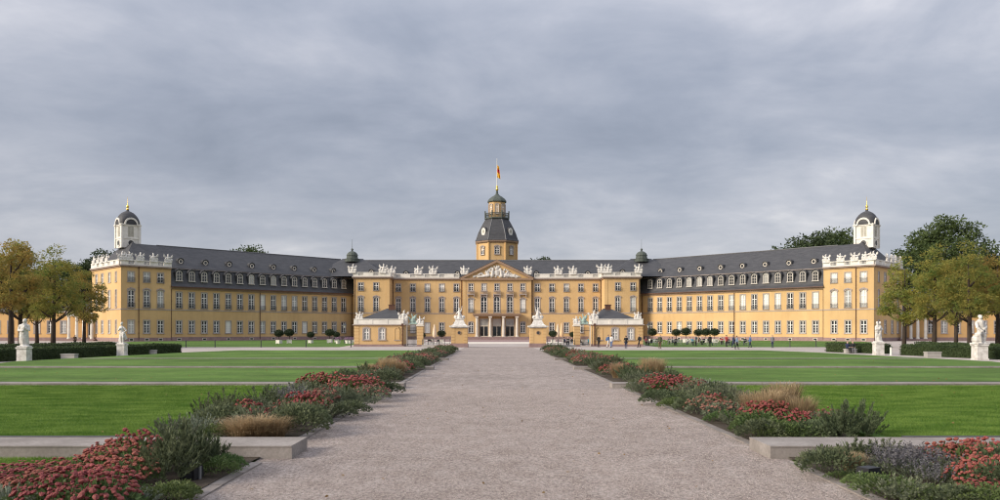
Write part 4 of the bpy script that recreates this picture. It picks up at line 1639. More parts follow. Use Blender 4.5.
for s_ in (-1, 1):
    gate_pillar(s_)
    xa, xb = 6.9, 11.1
    t = thing('low_fence', 'low dark railing on a stone kerb beside the broad gate pillar, %s' % side_word(s_), 'fence', (s_ * (xa + xb) / 2, 113.0, 0), 0,
              'low railings at the gate')
    h = (xb - xa) / 2
    build(MB().box(-h, h, -.2, .2, 0, .28), 'kerb', 'granite', t)
    for k in range(6):
        x = -h + .1 + (2 * h - .2) * k / 5
        build(MB().tube([(x, 0, .28), (x, 0, 1.0)], .045, 6).ball((x, 0, 1.04), .07, 6, 4), 'post', 'iron', t)
    build(MB().box(-h + .1, h - .1, -.02, .02, .86, .91).box(-h + .1, h - .1, -.02, .02, .52, .56), 'rail', 'iron', t)


# ================================================================== FOLIAGE MESHES
def leaf_mesh(name, C, D, L, W, mats, idx=None, rng=None):
    """C centres, D directions, L lengths, W widths -> one four-point leaf each"""
    n = len(C)
    D = D / (np.linalg.norm(D, axis=1, keepdims=True) + 1e-9)
    U = rng.normal(size=(n, 3))
    S = np.cross(D, U)
    S /= (np.linalg.norm(S, axis=1, keepdims=True) + 1e-9)
    Nn = np.cross(S, D)
    L = np.asarray(L).reshape(-1, 1) * np.ones((n, 1))
    W = np.asarray(W).reshape(-1, 1) * np.ones((n, 1))
    v = np.empty((n, 4, 3))
    v[:, 0] = C
    v[:, 1] = C + D * L * .5 + S * W * .5 + Nn * L * .06
    v[:, 2] = C + D * L
    v[:, 3] = C + D * L * .5 - S * W * .5 + Nn * L * .06
    me = bpy.data.meshes.new(name)
    me.vertices.add(4 * n)
    me.vertices.foreach_set('co', v.reshape(-1))
    me.loops.add(4 * n)
    me.loops.foreach_set('vertex_index', np.arange(4 * n, dtype=np.int32))
    me.polygons.add(n)
    me.polygons.foreach_set('loop_start', np.arange(0, 4 * n, 4, dtype=np.int32))
    me.polygons.foreach_set('loop_total', np.full(n, 4, dtype=np.int32))
    for m in mats:
        me.materials.append(MT[m] if isinstance(m, str) else m)
    if idx is not None:
        me.polygons.foreach_set('material_index', np.asarray(idx, dtype=np.int32))
    me.update(calc_edges=True)
    return me


def tree_meshes(seed, h, crown_r, crown_z0, n_clump, n_leaf, leaf, trunk_r, mat_leaf, clump_r=0.95, spread=1.0):
    rg = np.random.default_rng(seed)
    r = random.Random(seed)
    tb = MB()
    lean = (r.uniform(-.25, .25), r.uniform(-.25, .25))
    fork = crown_z0 * r.uniform(.85, 1.0)
    top = Vector((lean[0] * 1.6, lean[1] * 1.6, h * .86))
    pts = [(0, 0, 0), (lean[0] * .2, lean[1] * .2, fork * .5), (lean[0] * .5, lean[1] * .5, fork), (lean[0], lean[1], (fork + h) * .5), tuple(top)]
    tb.tube([(0, 0, -.05), (0, 0, .25)], [trunk_r * 1.5, trunk_r * 1.08], 9)
    tb.tube(pts, [trunk_r * 1.1, trunk_r * .92, trunk_r * .8, trunk_r * .42, trunk_r * .1], 9)
    tips = []
    nl = 9
    for k in range(nl):
        a = 2 * math.pi * k / nl + r.uniform(-.35, .35)
        z0 = fork + (h - fork) * r.uniform(0.0, .55)
        f = (z0 - fork) / (h - fork)
        base = Vector((lean[0] * (.5 + f), lean[1] * (.5 + f), z0))
        ln = crown_r * r.uniform(.75, 1.0) * (1 - .35 * f)
        end = base + Vector((math.cos(a) * ln, math.sin(a) * ln, ln * r.uniform(.45, 1.0)))
        mid = base.lerp(end, .5) + Vector((r.uniform(-.2, .2), r.uniform(-.2, .2), -.12 * ln))
        tb.tube([base, mid, end], [trunk_r * .42, trunk_r * .27, trunk_r * .07], 6)
        tips.append(end)
        for q_ in range(3):
            b0 = mid.lerp(end, r.uniform(0, .7))
            e2 = b0 + Vector((r.uniform(-1, 1), r.uniform(-1, 1), r.uniform(.1, 1))).normalized() * ln * .5
            tb.tube([b0, e2], [trunk_r * .17, trunk_r * .04], 5)
            tips.append(e2)
    cz, rz_ = (crown_z0 + h) / 2, (h - crown_z0) / 2
    C = []
    for p in tips:
        C.append(tuple(p))
    while len(C) < n_clump:
        d = rg.normal(size=3)
        d /= np.linalg.norm(d)
        rr = rg.uniform(.35, 1.0) ** .6
        z = cz + d[2] * rz_ * rr
        # fuller at mid height, tapering to the top
        f = (z - crown_z0) / (h - crown_z0)
        wid = crown_r * (0.48 + .74 * math.sin(math.pi * min(1, f * .86 + .10))) * spread * .86
        bump = 1 + .16 * math.sin(3.1 * math.atan2(d[1], d[0]) + seed) + .1 * math.sin(5.3 * f * 6 + seed)
        C.append((d[0] * wid * rr * bump + lean[0], d[1] * wid * rr * bump + lean[1], z))
    C = np.array(C[:n_clump])
    cl = np.repeat(np.arange(len(C)), n_leaf)
    off = rg.normal(size=(len(cl), 3))
    off /= np.linalg.norm(off, axis=1, keepdims=True)
    rad = rg.uniform(.2, 1.0, len(cl)) ** .5 * clump_r * rg.uniform(.65, 1.2, len(C))[cl]
    pos = C[cl] + off * rad[:, None] * np.array([1.1, 1.1, .72])
    D = off + rg.normal(size=off.shape) * .8 + np.array([0, 0, -.35])
    me = leaf_mesh('crown', pos, D, rg.uniform(.7, 1.3, len(cl)) * leaf, rg.uniform(.6, 1.0, len(cl)) * leaf * .62, [mat_leaf], rng=rg)
    return tb.mesh('trunk', [MT['bark']], True), me


def tree(name, meshes, x, y, label, group, rz=0.0, sc=1.0):
    t = thing(name, label, 'tree', (x, y, 0), rz, group, sc)
    obj('trunk', meshes[0], t)
    obj('crown', meshes[1], t)
    return t


TA1 = tree_meshes(11, 13.2, 3.6, 3.4, 84, 105, .29, .34, 'leaf_autumn', .80)
TA2 = tree_meshes(12, 12.4, 3.4, 3.2, 76, 105, .29, .30, 'leaf_autumn', .80)
TY1 = tree_meshes(13, 13.6, 3.4, 3.2, 88, 105, .29, .34, 'leaf_yellow', .80)
TY2 = tree_meshes(14, 12.6, 3.2, 2.9, 76, 105, .29, .30, 'leaf_yellow', .80)
TG1 = tree_meshes(15, 24.0, 7.5, 8.0, 105, 110, .62, .5, 'leaf_green', 1.9)
TG2 = tree_meshes(16, 22.0, 7.0, 7.0, 95, 110, .62, .5, 'leaf_dark', 1.8)
GL, GR = 'autumn trees behind the hedge on the side opposite café', 'yellowing trees behind the hedge on the café side'
near_trees = [
    (TA1, 11, 96, 1.06, 'rusty autumn tree behind the hedge, outermost of its row, side opposite café', GL),
    (TY1, 21, 116, 1.12, 'olive and brown autumn tree behind the outermost rusty tree, side opposite café', GL),
    (TA2, 37, 128, 1.02, 'thin-trunked autumn tree standing farther back among the rusty trees', GL),
    (TY1, 53, 104, .98, 'green-topped autumn tree with forked trunk between two rusty trees', GL),
    (TA2, 84, 116, .92, 'rusty autumn tree standing nearest the corner pavilion, side opposite café', GL),
    (TA1, -12, 112, 1.05, 'rusty autumn tree at the outer end of the row, side opposite café', GL),
    (TY2, 904, 110, 1.0, 'yellow-green tree nearest the corner pavilion, café side', GR),
    (TY1, 934, 104, .98, 'tall yellow-green tree second from the corner pavilion, café side', GR),
    (TY2, 956, 124, 1.05, 'thin-trunked yellow-green tree set back behind the row, café side', GR),
    (TY1, 970, 98, .97, 'thick-trunked yellow-green tree behind the crouching statue, café side', GR),
    (TA1, 998, 108, 1.0, 'tree with orange-brown leaves at the outer end of the row, café side', GR),
    (TY2, 1022, 100, 1.05, 'yellow-green tree beyond the orange-brown one, café side', GR)]
for i, (m, u, Y, sc, lab, g) in enumerate(near_trees):
    tree('autumn_tree', m, gx(u, Y), Y, lab, g, i * 1.37, sc)
back_trees = [
    (TG1, 943, 212, 1.38, 'big dark green tree towering behind the yellow trees, café side'),
    (TG2, 905, 225, 1.20, 'green tree showing beside the corner pavilion roof, café side'),
    (TG2, 985, 225, 1.24, 'green tree behind the outer end of the row, café side'),
    (TG2, 814, 226, 1.44, 'dark green treetop showing over the wing roof beside the turret, café side'),
    (TG1, 835, 232, 1.36, 'second dark green treetop over the wing roof beside the turret, café side'),
    (TG1, 255, 262, 1.28, 'lone green treetop showing over the wing roof, side opposite café'),
    (TG2, 540, 300, 1.42, 'green treetop showing over the central roof beside the tower'),
    (TG2, 104, 226, 1.20, 'dark treetop beside the turret, side opposite café'),
    (TG1, 66, 215, .90, 'dark tree behind the autumn trees nearest the pavilion, side opposite café'),
    (TG2, 22, 205, .95, 'dark tree behind the rusty trees at the outer end, side opposite café'),
    (TG1, -15, 215, 1.0, 'dark tree behind the low side building, side opposite café')]
for i, (m, u, Y, sc, lab) in enumerate(back_trees):
    tree('background_tree', m, gx(u, Y), Y, lab, 'tall trees behind the palace', i * 2.1, sc)


# ---- hedges
def hedge(name, p0, p1, w, h, seed, label):
    rg = np.random.default_rng(seed)
    a, b = Vector((*p0, 0)), Vector((*p1, 0))
    d = b - a
    L = d.length
    rz = math.atan2(d.y, d.x)
    t = thing(name, label, 'hedge', (p0[0], p0[1], 0), rz, 'clipped hedges')
    nx, core = int(L / .5), MB()
    core.box(.06, L - .06, -w / 2 + .06, w / 2 - .06, 0, h - .07)
    build(core, 'branches', 'leaf_dark', t)
    dens = 190
    P, Dn = [], []
    for (area, fn, nrm) in ((L * h, lambda n: np.c_[rg.uniform(0, L, n), np.full(n, -w / 2), rg.uniform(0, h, n)], (0, -1, 0)),
                            (L * h * .4, lambda n: np.c_[rg.uniform(0, L, n), np.full(n, w / 2), rg.uniform(0, h, n)], (0, 1, 0)),
                            (L * w, lambda n: np.c_[rg.uniform(0, L, n), rg.uniform(-w / 2, w / 2, n), np.full(n, h)], (0, 0, 1)),
                            (w * h, lambda n: np.c_[np.full(n, 0), rg.uniform(-w / 2, w / 2, n), rg.uniform(0, h, n)], (-1, 0, 0)),
                            (w * h, lambda n: np.c_[np.full(n, L), rg.uniform(-w / 2, w / 2, n), rg.uniform(0, h, n)], (1, 0, 0))):
        n = int(area * dens)
        p = fn(n) + rg.normal(size=(n, 3)) * .035 - np.array(nrm) * .03
        P.append(p)
        Dn.append(np.tile(np.array(nrm, float), (n, 1)) + rg.normal(size=(n, 3)) * .7)
    P, Dn = np.vstack(P), np.vstack(Dn)
    P[:, 2] += .03 * np.sin(P[:, 0] * 1.3) + .02 * np.sin(P[:, 0] * 3.7)
    P[:, 2] = np.maximum(P[:, 2], .02)
    obj('foliage', leaf_mesh('foliage', P, Dn, rg.uniform(.08, .15, len(P)), rg.uniform(.05, .09, len(P)), ['hedge'], rng=rg), t)


hedge('hedge', (-40.0, 48), (-33.5, 81), 1.3, .95, 1, 'clipped dark hedge behind the statues, side opposite café')
hedge('hedge', (-46.0, 66), (-43.5, 88), 1.2, 1.0, 2, 'clipped dark hedge farther back under the autumn trees, side opposite café')
hedge('hedge', (36.3, 86), (38.8, 78.6), 1.3, .95, 3, 'short piece of clipped hedge beside the bench with sitters, café side')
hedge('hedge', (38.6, 74.5), (43.0, 48), 1.3, .95, 4, 'clipped dark hedge behind the statues, café side')
hedge('hedge', (47.2, 88), (48.0, 66), 1.2, 1.0, 5, 'clipped dark hedge farther back under the yellow trees, café side')


# ---- stone box benches and bollard lights by the hedges
def box_bench(u, v, w, h, d, label):
    x, y = gp(u, v)
    t = thing('stone_block_seat', label, 'stone seat', (x, y + d / 2, 0), 0, 'stone block seats by the hedges')
    build(MB().box(-w / 2, w / 2, -d / 2, d / 2, 0, h - .08), 'base', 'granite', t)
    build(MB().box(-w / 2 - .03, w / 2 + .03, -d / 2 - .03, d / 2 + .03, h - .077, h), 'seat', 'granite', t)
    return t


box_bench(67.5, 359.6, 1.1, .46, .6, 'grey stone block seat between the two statues, side opposite café')
box_bench(149, 354.8, 1.05, .46, .6, 'grey stone block seat at the end of the hedge, side opposite café')
box_bench(851.5, 353.4, 1.1, .46, .6, 'grey stone block seat with two people on it')
box_bench(934.5, 357.8, 1.2, .52, .6, 'grey stone block seat between the two statues, café side')
for u, v, lab in ((78, 357.5, 'small white bollard light by the stone seat between the statues, side opposite café'),
                  (155.5, 354, 'small white bollard light by the stone seat at the hedge end'),
                  (891, 355.6, 'small white bollard light beside the embracing statue pedestal'),
                  (923, 355.5, 'small white bollard light by the stone seat between the statues, café side')):
    x, y = gp(u, v)
    t = thing('bollard_light', lab, 'bollard', (x, y, 0), 0, 'small white bollard lights')
    build(MB().lathe([(.10, 0), (.10, .72), (.085, .74)], 10), 'post', 'white', t)
    build(MB().lathe([(.115, .74), (.115, .80), (.0, .83)], 10), 'cap', 'grey_metal', t)


# ================================================================== STATUES
def pedestal_statue(u, v, mb, label, ph, pw, h, rz=0.0, name='statue'):
    x, y = gp(u, v)
    t = thing('statue', label, 'statue', (x, y + pw / 2, 0), 0, 'white stone statues on pedestals')
    p = pw / 2
    pd_ = MB().box(-p - .04, p + .04, -p - .04, p + .04, 0, .12).box(-p, p, -p, p, .12, ph - .12)
    pd_.box(-p - .05, p + .05, -p - .05, p + .05, ph - .12, ph)
    build(pd_, 'pedestal', 'marble', t)
    me = remeshed(mb, 'figure', [MT['marble']], .028, 1, .03, .09)
    obj('figure', me, t, (0, 0, ph - .01), rz, h / 1.9)
    return t


def robe(mb, z0, z1, r0, r1, folds=7, cx_=0, cy_=0):
    n = 28
    prof = [z0 + (z1 - z0) * k / 8 for k in range(9)]
    vs, fs = [], []
    for i, z in enumerate(prof):
        f = i / 8
        for k in range(n):
            a = 2 * math.pi * k / n
            rr = (r0 + (r1 - r0) * f) * (1 + .10 * (1 - f) * math.sin(folds * a + 2 * f))
            vs.append((cx_ + rr * math.cos(a), cy_ + rr * .8 * math.sin(a), z))
    for i in range(8):
        for k in range(n):
            j = (k + 1) % n
            fs.append((i * n + k, i * n + j, (i + 1) * n + j, (i + 1) * n + k))
    fs.append(tuple(range(n - 1, -1, -1)))
    fs.append(tuple(range(8 * n, 9 * n)))
    mb.add(vs, fs)
    return mb


# draped figure with an arm folded to the chin
a = MB().box(-.36, .36, -.3, .3, 0, .1)
robe(a, .08, .9, .24, .22)
a.capsule((-.1, -.04, .1), .12, (-.08, -.05, .95), .15).capsule((.14, -.02, .1), .11, (.1, -.02, .95), .15)
a.capsule((0, 0, .95), .22, (.0, .0, 1.38), .22).capsule((-.2, 0, 1.42), .10, (.2, 0, 1.42), .10)
a.capsule((0, 0, 1.45), .08, (.03, -.03, 1.6), .07).ball((.04, -.05, 1.72), (.115, .13, .15))
a.ball((.04, .02, 1.79), (.13, .13, .10))
a.capsule((.26, 0, 1.40), .09, (.34, -.10, 1.12), .075).capsule((.34, -.10, 1.12), .07, (.08, -.24, 1.30), .055)
a.capsule((-.26, 0, 1.40), .09, (-.33, -.05, 1.10), .075).capsule((-.33, -.05, 1.10), .07, (-.02, -.24, 1.08), .06)
a.ball((.1, -.24, 1.36), (.06, .06, .08)).ball((.02, -.25, 1.08), (.07, .06, .06))
a.capsule((-.24, .1, 1.2), .09, (-.26, .12, .3), .11).capsule((.1, .16, 1.35), .09, (.12, .16, .2), .12)
pedestal_statue(21.3, 362.6, a, 'white statue of a standing draped figure with folded arms, before the hedge', 1.12, .72, 2.12, .15)
# slender nude twisting figure with an arm on the hip
b = MB().box(-.32, .32, -.28, .28, 0, .1).ball((-.2, .1, .3), (.2, .2, .3))
b.capsule((-.10, -.02, .1), .07, (-.06, -.05, .5), .085).capsule((-.06, -.05, .5), .09, (-.08, .0, .95), .125)
b.capsule((.18, -.08, .12), .065, (.20, -.14, .5), .085).capsule((.20, -.14, .5), .09, (.09, .0, .95), .125)
b.ball((.0, .0, .98), (.20, .15, .15)).capsule((.0, .0, 1.0), .16, (-.04, .0, 1.38), .17).capsule((-.2, 0, 1.44), .08, (.13, 0, 1.40), .08)
b.capsule((-.04, -.01, 1.45), .06, (-.03, -.02, 1.6), .06).ball((-.04, -.04, 1.72), (.095, .11, .135)).ball((-.03, .02, 1.80), (.10, .10, .09))
b.capsule((.18, 0, 1.38), .07, (.36, .04, 1.14), .06).capsule((.36, .04, 1.14), .055, (.18, -.08, .97), .05).ball((.16, -.10, .95), .06)
b.capsule((-.24, 0, 1.40), .07, (-.27, -.12, 1.15), .06).capsule((-.27, -.12, 1.15), .055, (-.08, -.22, 1.30), .05).ball((-.05, -.23, 1.32), .055)
b.capsule((-.2, .1, 1.0), .12, (-.24, .14, .25), .17).capsule((-.2, -.02, .92), .10, (.2, -.06, .88), .10).capsule((.2, 0, .9), .09, (.3, .1, .45), .11)
pedestal_statue(120.4, 356.7, b, 'white statue of a slender figure with hand on hip, nearer the corner pavilion', 1.14, .68, 2.0, -.2)
# two embracing figures
c = MB().box(-.34, .34, -.28, .28, 0, .1)
for sx in (-1, 1):
    ox = sx * .14
    c.capsule((ox - .06, 0, .1), .07, (ox - .05, -.05 * sx, .5), .085).capsule((ox - .05, -.05 * sx, .5), .09, (ox, 0, .95), .12)
    c.capsule((ox + .1, .04, .1), .07, (ox + .08, .0, .5), .085).capsule((ox + .08, 0, .5), .09, (ox, 0, .95), .12)
    c.capsule((ox, 0, .95), .16, (ox * .8, 0, 1.36), .17)
    c.capsule((ox * .7, 0, 1.42), .06, (ox * .8, -.02, 1.56), .06).ball((ox * .95, -.03, 1.70), (.10, .115, .14))
    c.capsule((ox + sx * .1, 0, 1.38), .07, (ox + sx * .18, -.1, 1.12), .06).capsule((ox + sx * .18, -.1, 1.12), .055, (ox - sx * .15, -.2, 1.2 + .06 * sx), .05)
c.capsule((.2, 0, 1.42), .06, (-.14, -.16, 1.62), .05)
robe(c, .1, .75, .30, .22, 6, .08, .06)
pedestal_statue(880.3, 355.2, c, 'white statue of two embracing figures on a pedestal, nearer the corner pavilion', 1.22, .76, 2.08, .1)
# crouching muscular figure bent over a rock
e = MB().box(-.5, .5, -.36, .36, 0, .12).ball((-.15, .05, .35), (.4, .32, .35)).ball((.2, .1, .3), (.3, .28, .3))
e.capsule((.22, -.1, .12), .10, (.30, -.12, .58), .12).capsule((.30, -.12, .58), .14, (.18, .08, .85), .18)
e.capsule((-.12, -.2, .25), .10, (-.26, -.22, .72), .12).capsule((-.26, -.22, .72), .13, (.12, .06, .85), .18)
e.capsule((.14, .06, .85), .23, (.10, .0, 1.18), .26).capsule((.10, .0, 1.18), .26, (-.02, -.05, 1.48), .24)
e.capsule((.22, 0, 1.50), .13, (-.26, -.03, 1.46), .13)
e.capsule((-.04, -.06, 1.58), .09, (-.08, -.12, 1.72), .08).ball((-.10, -.15, 1.83), (.13, .14, .16)).ball((-.08, -.08, 1.90), (.13, .13, .10))
e.capsule((.30, 0, 1.46), .11, (.40, -.12, 1.14), .095).capsule((.40, -.12, 1.14), .09, (.05, -.30, 1.02), .075)
e.capsule((-.30, -.03, 1.42), .11, (-.38, -.18, 1.14), .095).capsule((-.38, -.18, 1.14), .09, (-.18, -.32, .92), .075)
e.ball((-.14, -.33, .90), .09).ball((-.3, -.1, .62), (.18, .2, .2)).capsule((.36, .1, .9), .1, (.42, .15, .2), .14)
pedestal_statue(983, 360.2, e, 'white statue of a crouching muscular figure, at the outer end of the hedge', 1.24, .84, 2.25, .25)


# ================================================================== PEOPLE
_pm = {}


def pmat(c):
    if c not in _pm:
        _pm[c] = mat('cloth_%d' % len(_pm), c, 0.85, 0.15, 8.0)
    return _pm[c]


SKIN = (0.50, 0.32, 0.24)
BLACK, NAVY, BLUE, OLIVE, GREY, WHITE_, RED_, BROWN, TEAL = ((.02, .02, .022), (.03, .04, .08), (.08, .14, .28), (.08, .085, .05), (.18, .18, .19),
                                                         (.62, .60, .57), (.30, .05, .05), (.12, .07, .045), (.05, .26, .36))


def person(x, y, z, rz, top, leg, hair, label, pose='stand', scale=1.0, group='people by the café and path', bag=None):
    segs = []     # (p0,r0,p1,r1,tag)   tags 0 top 1 trousers 2 skin 3 hair 4 shoes

    def S(p0, r0, p1, r1, t):
        segs.append((Vector(p0), r0, Vector(p1), r1, t))
    if pose == 'sit':
        hz, ky, fy_ = .50, -.42, -.46
        for sx in (-1, 1):
            S((sx * .1, 0, hz), .095, (sx * .12, ky, hz + .02), .075, 1)
            S((sx * .12, ky, hz + .02), .07, (sx * .12, fy_ + .02, .12), .05, 1)
            S((sx * .12, fy_, .05), .05, (sx * .13, fy_ - .17, .04), .04, 4)
        sh = hz + .48
    else:
        hz = .90
        st = .22 if pose == 'walk' else .02
        for sx in (-1, 1):
            fy_ = -st * sx
            ky = fy_ * .55 - (.05 if pose == 'walk' else .01)
            S((sx * .09, 0, hz), .10, (sx * .10, ky, .50), .072, 1)
            S((sx * .10, ky, .50), .068, (sx * .10, fy_ + .01, .12), .05, 1)
            S((sx * .10, fy_ + .04, .05), .048, (sx * .11, fy_ - .15, .04), .04, 4)
        sh = 1.40
    S((0, 0, hz), .15, (0, -.01, hz + .22), .14, 0 if pose != 'sit' else 0)
    S((0, -.01, hz + .2), .14, (0, 0, sh - .08), .165, 0)
    S((-.15, 0, sh), .075, (.15, 0, sh), .075, 0)
    for sx in (-1, 1):
        sw = .10 * sx if pose == 'walk' else -.02
        if pose == 'sit':
            e1, e2 = (sx * .25, -.10, sh - .28), (sx * .13, -.36, sh - .30)
        elif pose == 'phone' and sx > 0:
            e1, e2 = (sx * .25, -.06, sh - .28), (sx * .10, -.28, sh - .10)
        else:
            e1, e2 = (sx * .25, sw * .6, sh - .29), (sx * .24, sw - .06, sh - .54)
        S((sx * .19, 0, sh - .02), .065, e1, .05, 0)
        S(e1, .05, e2, .04, 0)
        h2 = Vector(e2) + (Vector(e2) - Vector(e1)).normalized() * .10
        S(Vector(e2).lerp(h2, .3), .036, h2, .03, 2)
    S((0, 0, sh + .02), .055, (0, -.01, sh + .12), .052, 2)
    S((0, -.025, sh + .19), .085, (0, -.015, sh + .25), .092, 2)
    S((0, -.12, sh + .205), .016, (0, -.115, sh + .23), .012, 2)
    S((0, .015, sh + .25), .094, (0, .0, sh + .275), .088, 3)
    for sx in (-1, 1):
        S((sx * .09, .0, sh + .20), .018, (sx * .092, 0, sh + .22), .016, 2)
    mb = MB()
    for p0, r0, p1, r1, t in segs:
        mb.capsule(p0, r0, p1, r1, 8)
    mats = [pmat(top), pmat(leg), pmat(SKIN), pmat(hair), pmat((.03, .025, .02))]
    me = remeshed(mb, 'person', mats, .024, 2)
    n = len(me.polygons)
    c = np.empty(3 * n)
    me.polygons.foreach_get('center', c)
    c = c.reshape(-1, 3)
    best = np.full(n, 1e9)
    idx = np.zeros(n, dtype=np.int32)
    for p0, r0, p1, r1, t in segs:
        A, Bv = np.array(p0), np.array(p1)
        dv = Bv - A
        f = np.clip(((c - A) @ dv) / (dv @ dv + 1e-9), 0, 1)
        dist = np.linalg.norm(c - (A + f[:, None] * dv), axis=1) - (r0 + (r1 - r0) * f)
        k = dist < best
        best[k] = dist[k]
        idx[k] = t
    me.polygons.foreach_set('material_index', idx)
    o = obj('person', me, None, (x, y, z), rz, scale)
    tag(o, label, 'person', group)
    if bag:
        b_ = MB().box(-.17, .17, .12, .30, sh - .48, sh - .02).box(-.13, .13, .30, .36, sh - .45, sh - .22)
        build(b_, 'backpack', pmat(bag), o)
    return o


PEOPLE = [
    (598.8, 347.3, 'stand', .4, BLACK, BLACK, BROWN, 'person in black standing before the guard house parapet, café side', None),
    (608.5, 347.8, 'walk', 1.2, BLUE, WHITE_, BROWN, 'person in blue jacket and white trousers walking past the guard house', BLUE),
    (611.5, 347.3, 'stand', 2.6, WHITE_, BLUE, BLACK, 'person in pale top beside the one in white trousers', None),
    (626.0, 348.9, 'stand', 3.0, BLACK, NAVY, BLACK, 'person in dark clothes standing on the gravel before the guard house window', None),
    (639.2, 347.4, 'walk', -1.3, BLACK, BLACK, BROWN, 'person in black walking by the corner of the guard house with a bag', GREY),
    (660.0, 349.0, 'stand', .2, OLIVE, BROWN, BROWN, 'person in olive jacket standing alone on the gravel', None),
    (710.0, 346.8, 'stand', 3.3, BLACK, BLACK, BLACK, 'person all in black standing at the café tables', None),
    (733.4, 347.6, 'walk', 1.5, NAVY, NAVY, BROWN, 'person in navy walking behind the one in light blue', None),
    (736.8, 349.2, 'walk', 1.5, (.16, .22, .30), BLACK, BLACK, 'person in light blue top and black trousers on the gravel', None),
    (750.2, 347.6, 'walk', -1.5, BLUE, NAVY, BLACK, 'person in bright blue jacket walking along the grass edge', None),
    (772.4, 348.0, 'stand', .1, GREY, NAVY, BROWN, 'person in grey top standing by the grass, beyond the one in bright blue', None),
    (75.0, 346.0, 'stand', .3, BROWN, BLACK, BROWN, 'person in brown standing under the autumn trees', None),
    (696, 346.2, 'phone', .8, GREY, BLACK, BROWN, 'person in grey looking at a phone by the potted trees', None),
    (726.5, 346.8, 'phone', 2.2, RED_, BLACK, BLACK, 'person in dark red top by the café tables', None)]
for u, v, pose, rz, t_, l_, h_, lab, bag in PEOPLE:
    x, y = gp(u, v)
    person(x, y, .012, rz, t_, l_, h_, lab, pose, rnd.uniform(.96, 1.04), bag=bag)
x, y = gp(851.5, 353.4)
person(x - .28, y + .32, -.04, .3, NAVY, BLACK, BLACK, 'person in navy sitting on the stone block seat', 'sit')
person(x + .28, y + .32, -.04, -.2, BLACK, GREY, BROWN, 'person in black sitting on the stone block seat', 'sit')


# ================================================================== CAFÉ FURNITURE, POTS, LAMPS
def chair_proto(colname):
    t = thing('cafe_chair', '', 'chair', (0, -50, 0))
    build(MB().box(-.22, .22, -.22, .22, .43, .47), 'seat', colname, t)
    build(MB().box(-.22, .22, .20, .235, .60, .88).box(-.22, -.19, .20, .235, .47, .60).box(.19, .22, .20, .235, .47, .60), 'backrest', colname, t)
    for sx in (-1, 1):
        for sy in (-1, 1):
            build(MB().tube([(sx * .19, sy * .19, .43), (sx * .22, sy * .23, 0)], .017, 5), 'leg', 'grey_metal', t)
    return t


def table_proto():
    t = thing('cafe_table', '', 'table', (0, -52, 0))
    build(MB().lathe([(.40, .71), (.42, .72), (.42, .745), (.40, .75)], 16), 'table_top', 'white', t)
    build(MB().tube([(0, 0, .03), (0, 0, .71)], .035, 8), 'stem', 'grey_metal', t)
    build(MB().lathe([(.28, 0), (.26, .03), (.05, .05)], 12), 'base', 'iron', t)
    return t


CH1, CH2, TB = chair_proto('louvre'), chair_proto('black_plastic'), table_proto()
first = {id(CH1): True, id(CH2): True, id(TB): True}


def place(proto, x, y, rz, label, group):
    if first[id(proto)]:
        first[id(proto)] = False
        o = proto
        o.location, o.rotation_euler = (x, y, 0.012), (0, 0, rz)
        o['label'] = label
    else:
        o = dup(proto, (x, y, 0.012), rz, label)
    o['group'] = group
    return o


qr = random.Random(4)
sit = 0
spots = [(568, 345.0), (576, 345.6), (584, 345.3), (593, 345.7), (603, 345.9), (617, 345.8), (647, 345.6), (655, 344.9), (668, 344.6), (676, 345.4), (686, 344.8),
         (694, 345.6), (703, 345.0), (714, 345.7), (722, 344.9), (730, 345.6), (744, 345.2), (428, 344.8), (437, 345.2)]
SEATC = [BLACK, NAVY, BLACK, GREY, WHITE_, TEAL, BLACK, BROWN, BLACK, RED_]
for i, (u, v) in enumerate(spots):
    x, y = gp(u, v)
    zone = 'before the guard house' if 500 < u < 640 else 'on the grass before the palace wing' if u > 640 else 'behind the gate railing, side opposite café'
    place(TB, x, y, 0, 'small round white café table ' + zone, 'café tables')
    for k in range(3):
        a = qr.uniform(0, 6.28) if k == 0 else a + 2.1
        cx_, cy_ = x + math.cos(a) * .72, y + math.sin(a) * .72
        rz = a - R(90)
        pr = CH2 if (u < 640 and k % 2 == 0) else CH1
        place(pr, cx_, cy_, rz, ('black' if pr is CH2 else 'grey') + ' café chair ' + zone, 'café chairs')
        if k < 2 and u > 500 and (i * 2 + k) % 3 != 2:
            c_ = SEATC[sit % len(SEATC)]
            cn_ = {BLACK: 'black', NAVY: 'navy', GREY: 'grey', WHITE_: 'white', TEAL: 'turquoise', BROWN: 'brown', RED_: 'dark red'}[c_]
            person(cx_ - math.cos(a) * .02, cy_, -.02, rz, c_, BLACK if sit % 2 else NAVY, (BROWN, BLACK, (.25, .16, .08))[sit % 3],
                   'person in %s sitting at a café table %s' % (cn_, zone), 'sit', group='people sitting at the café')
            sit += 1


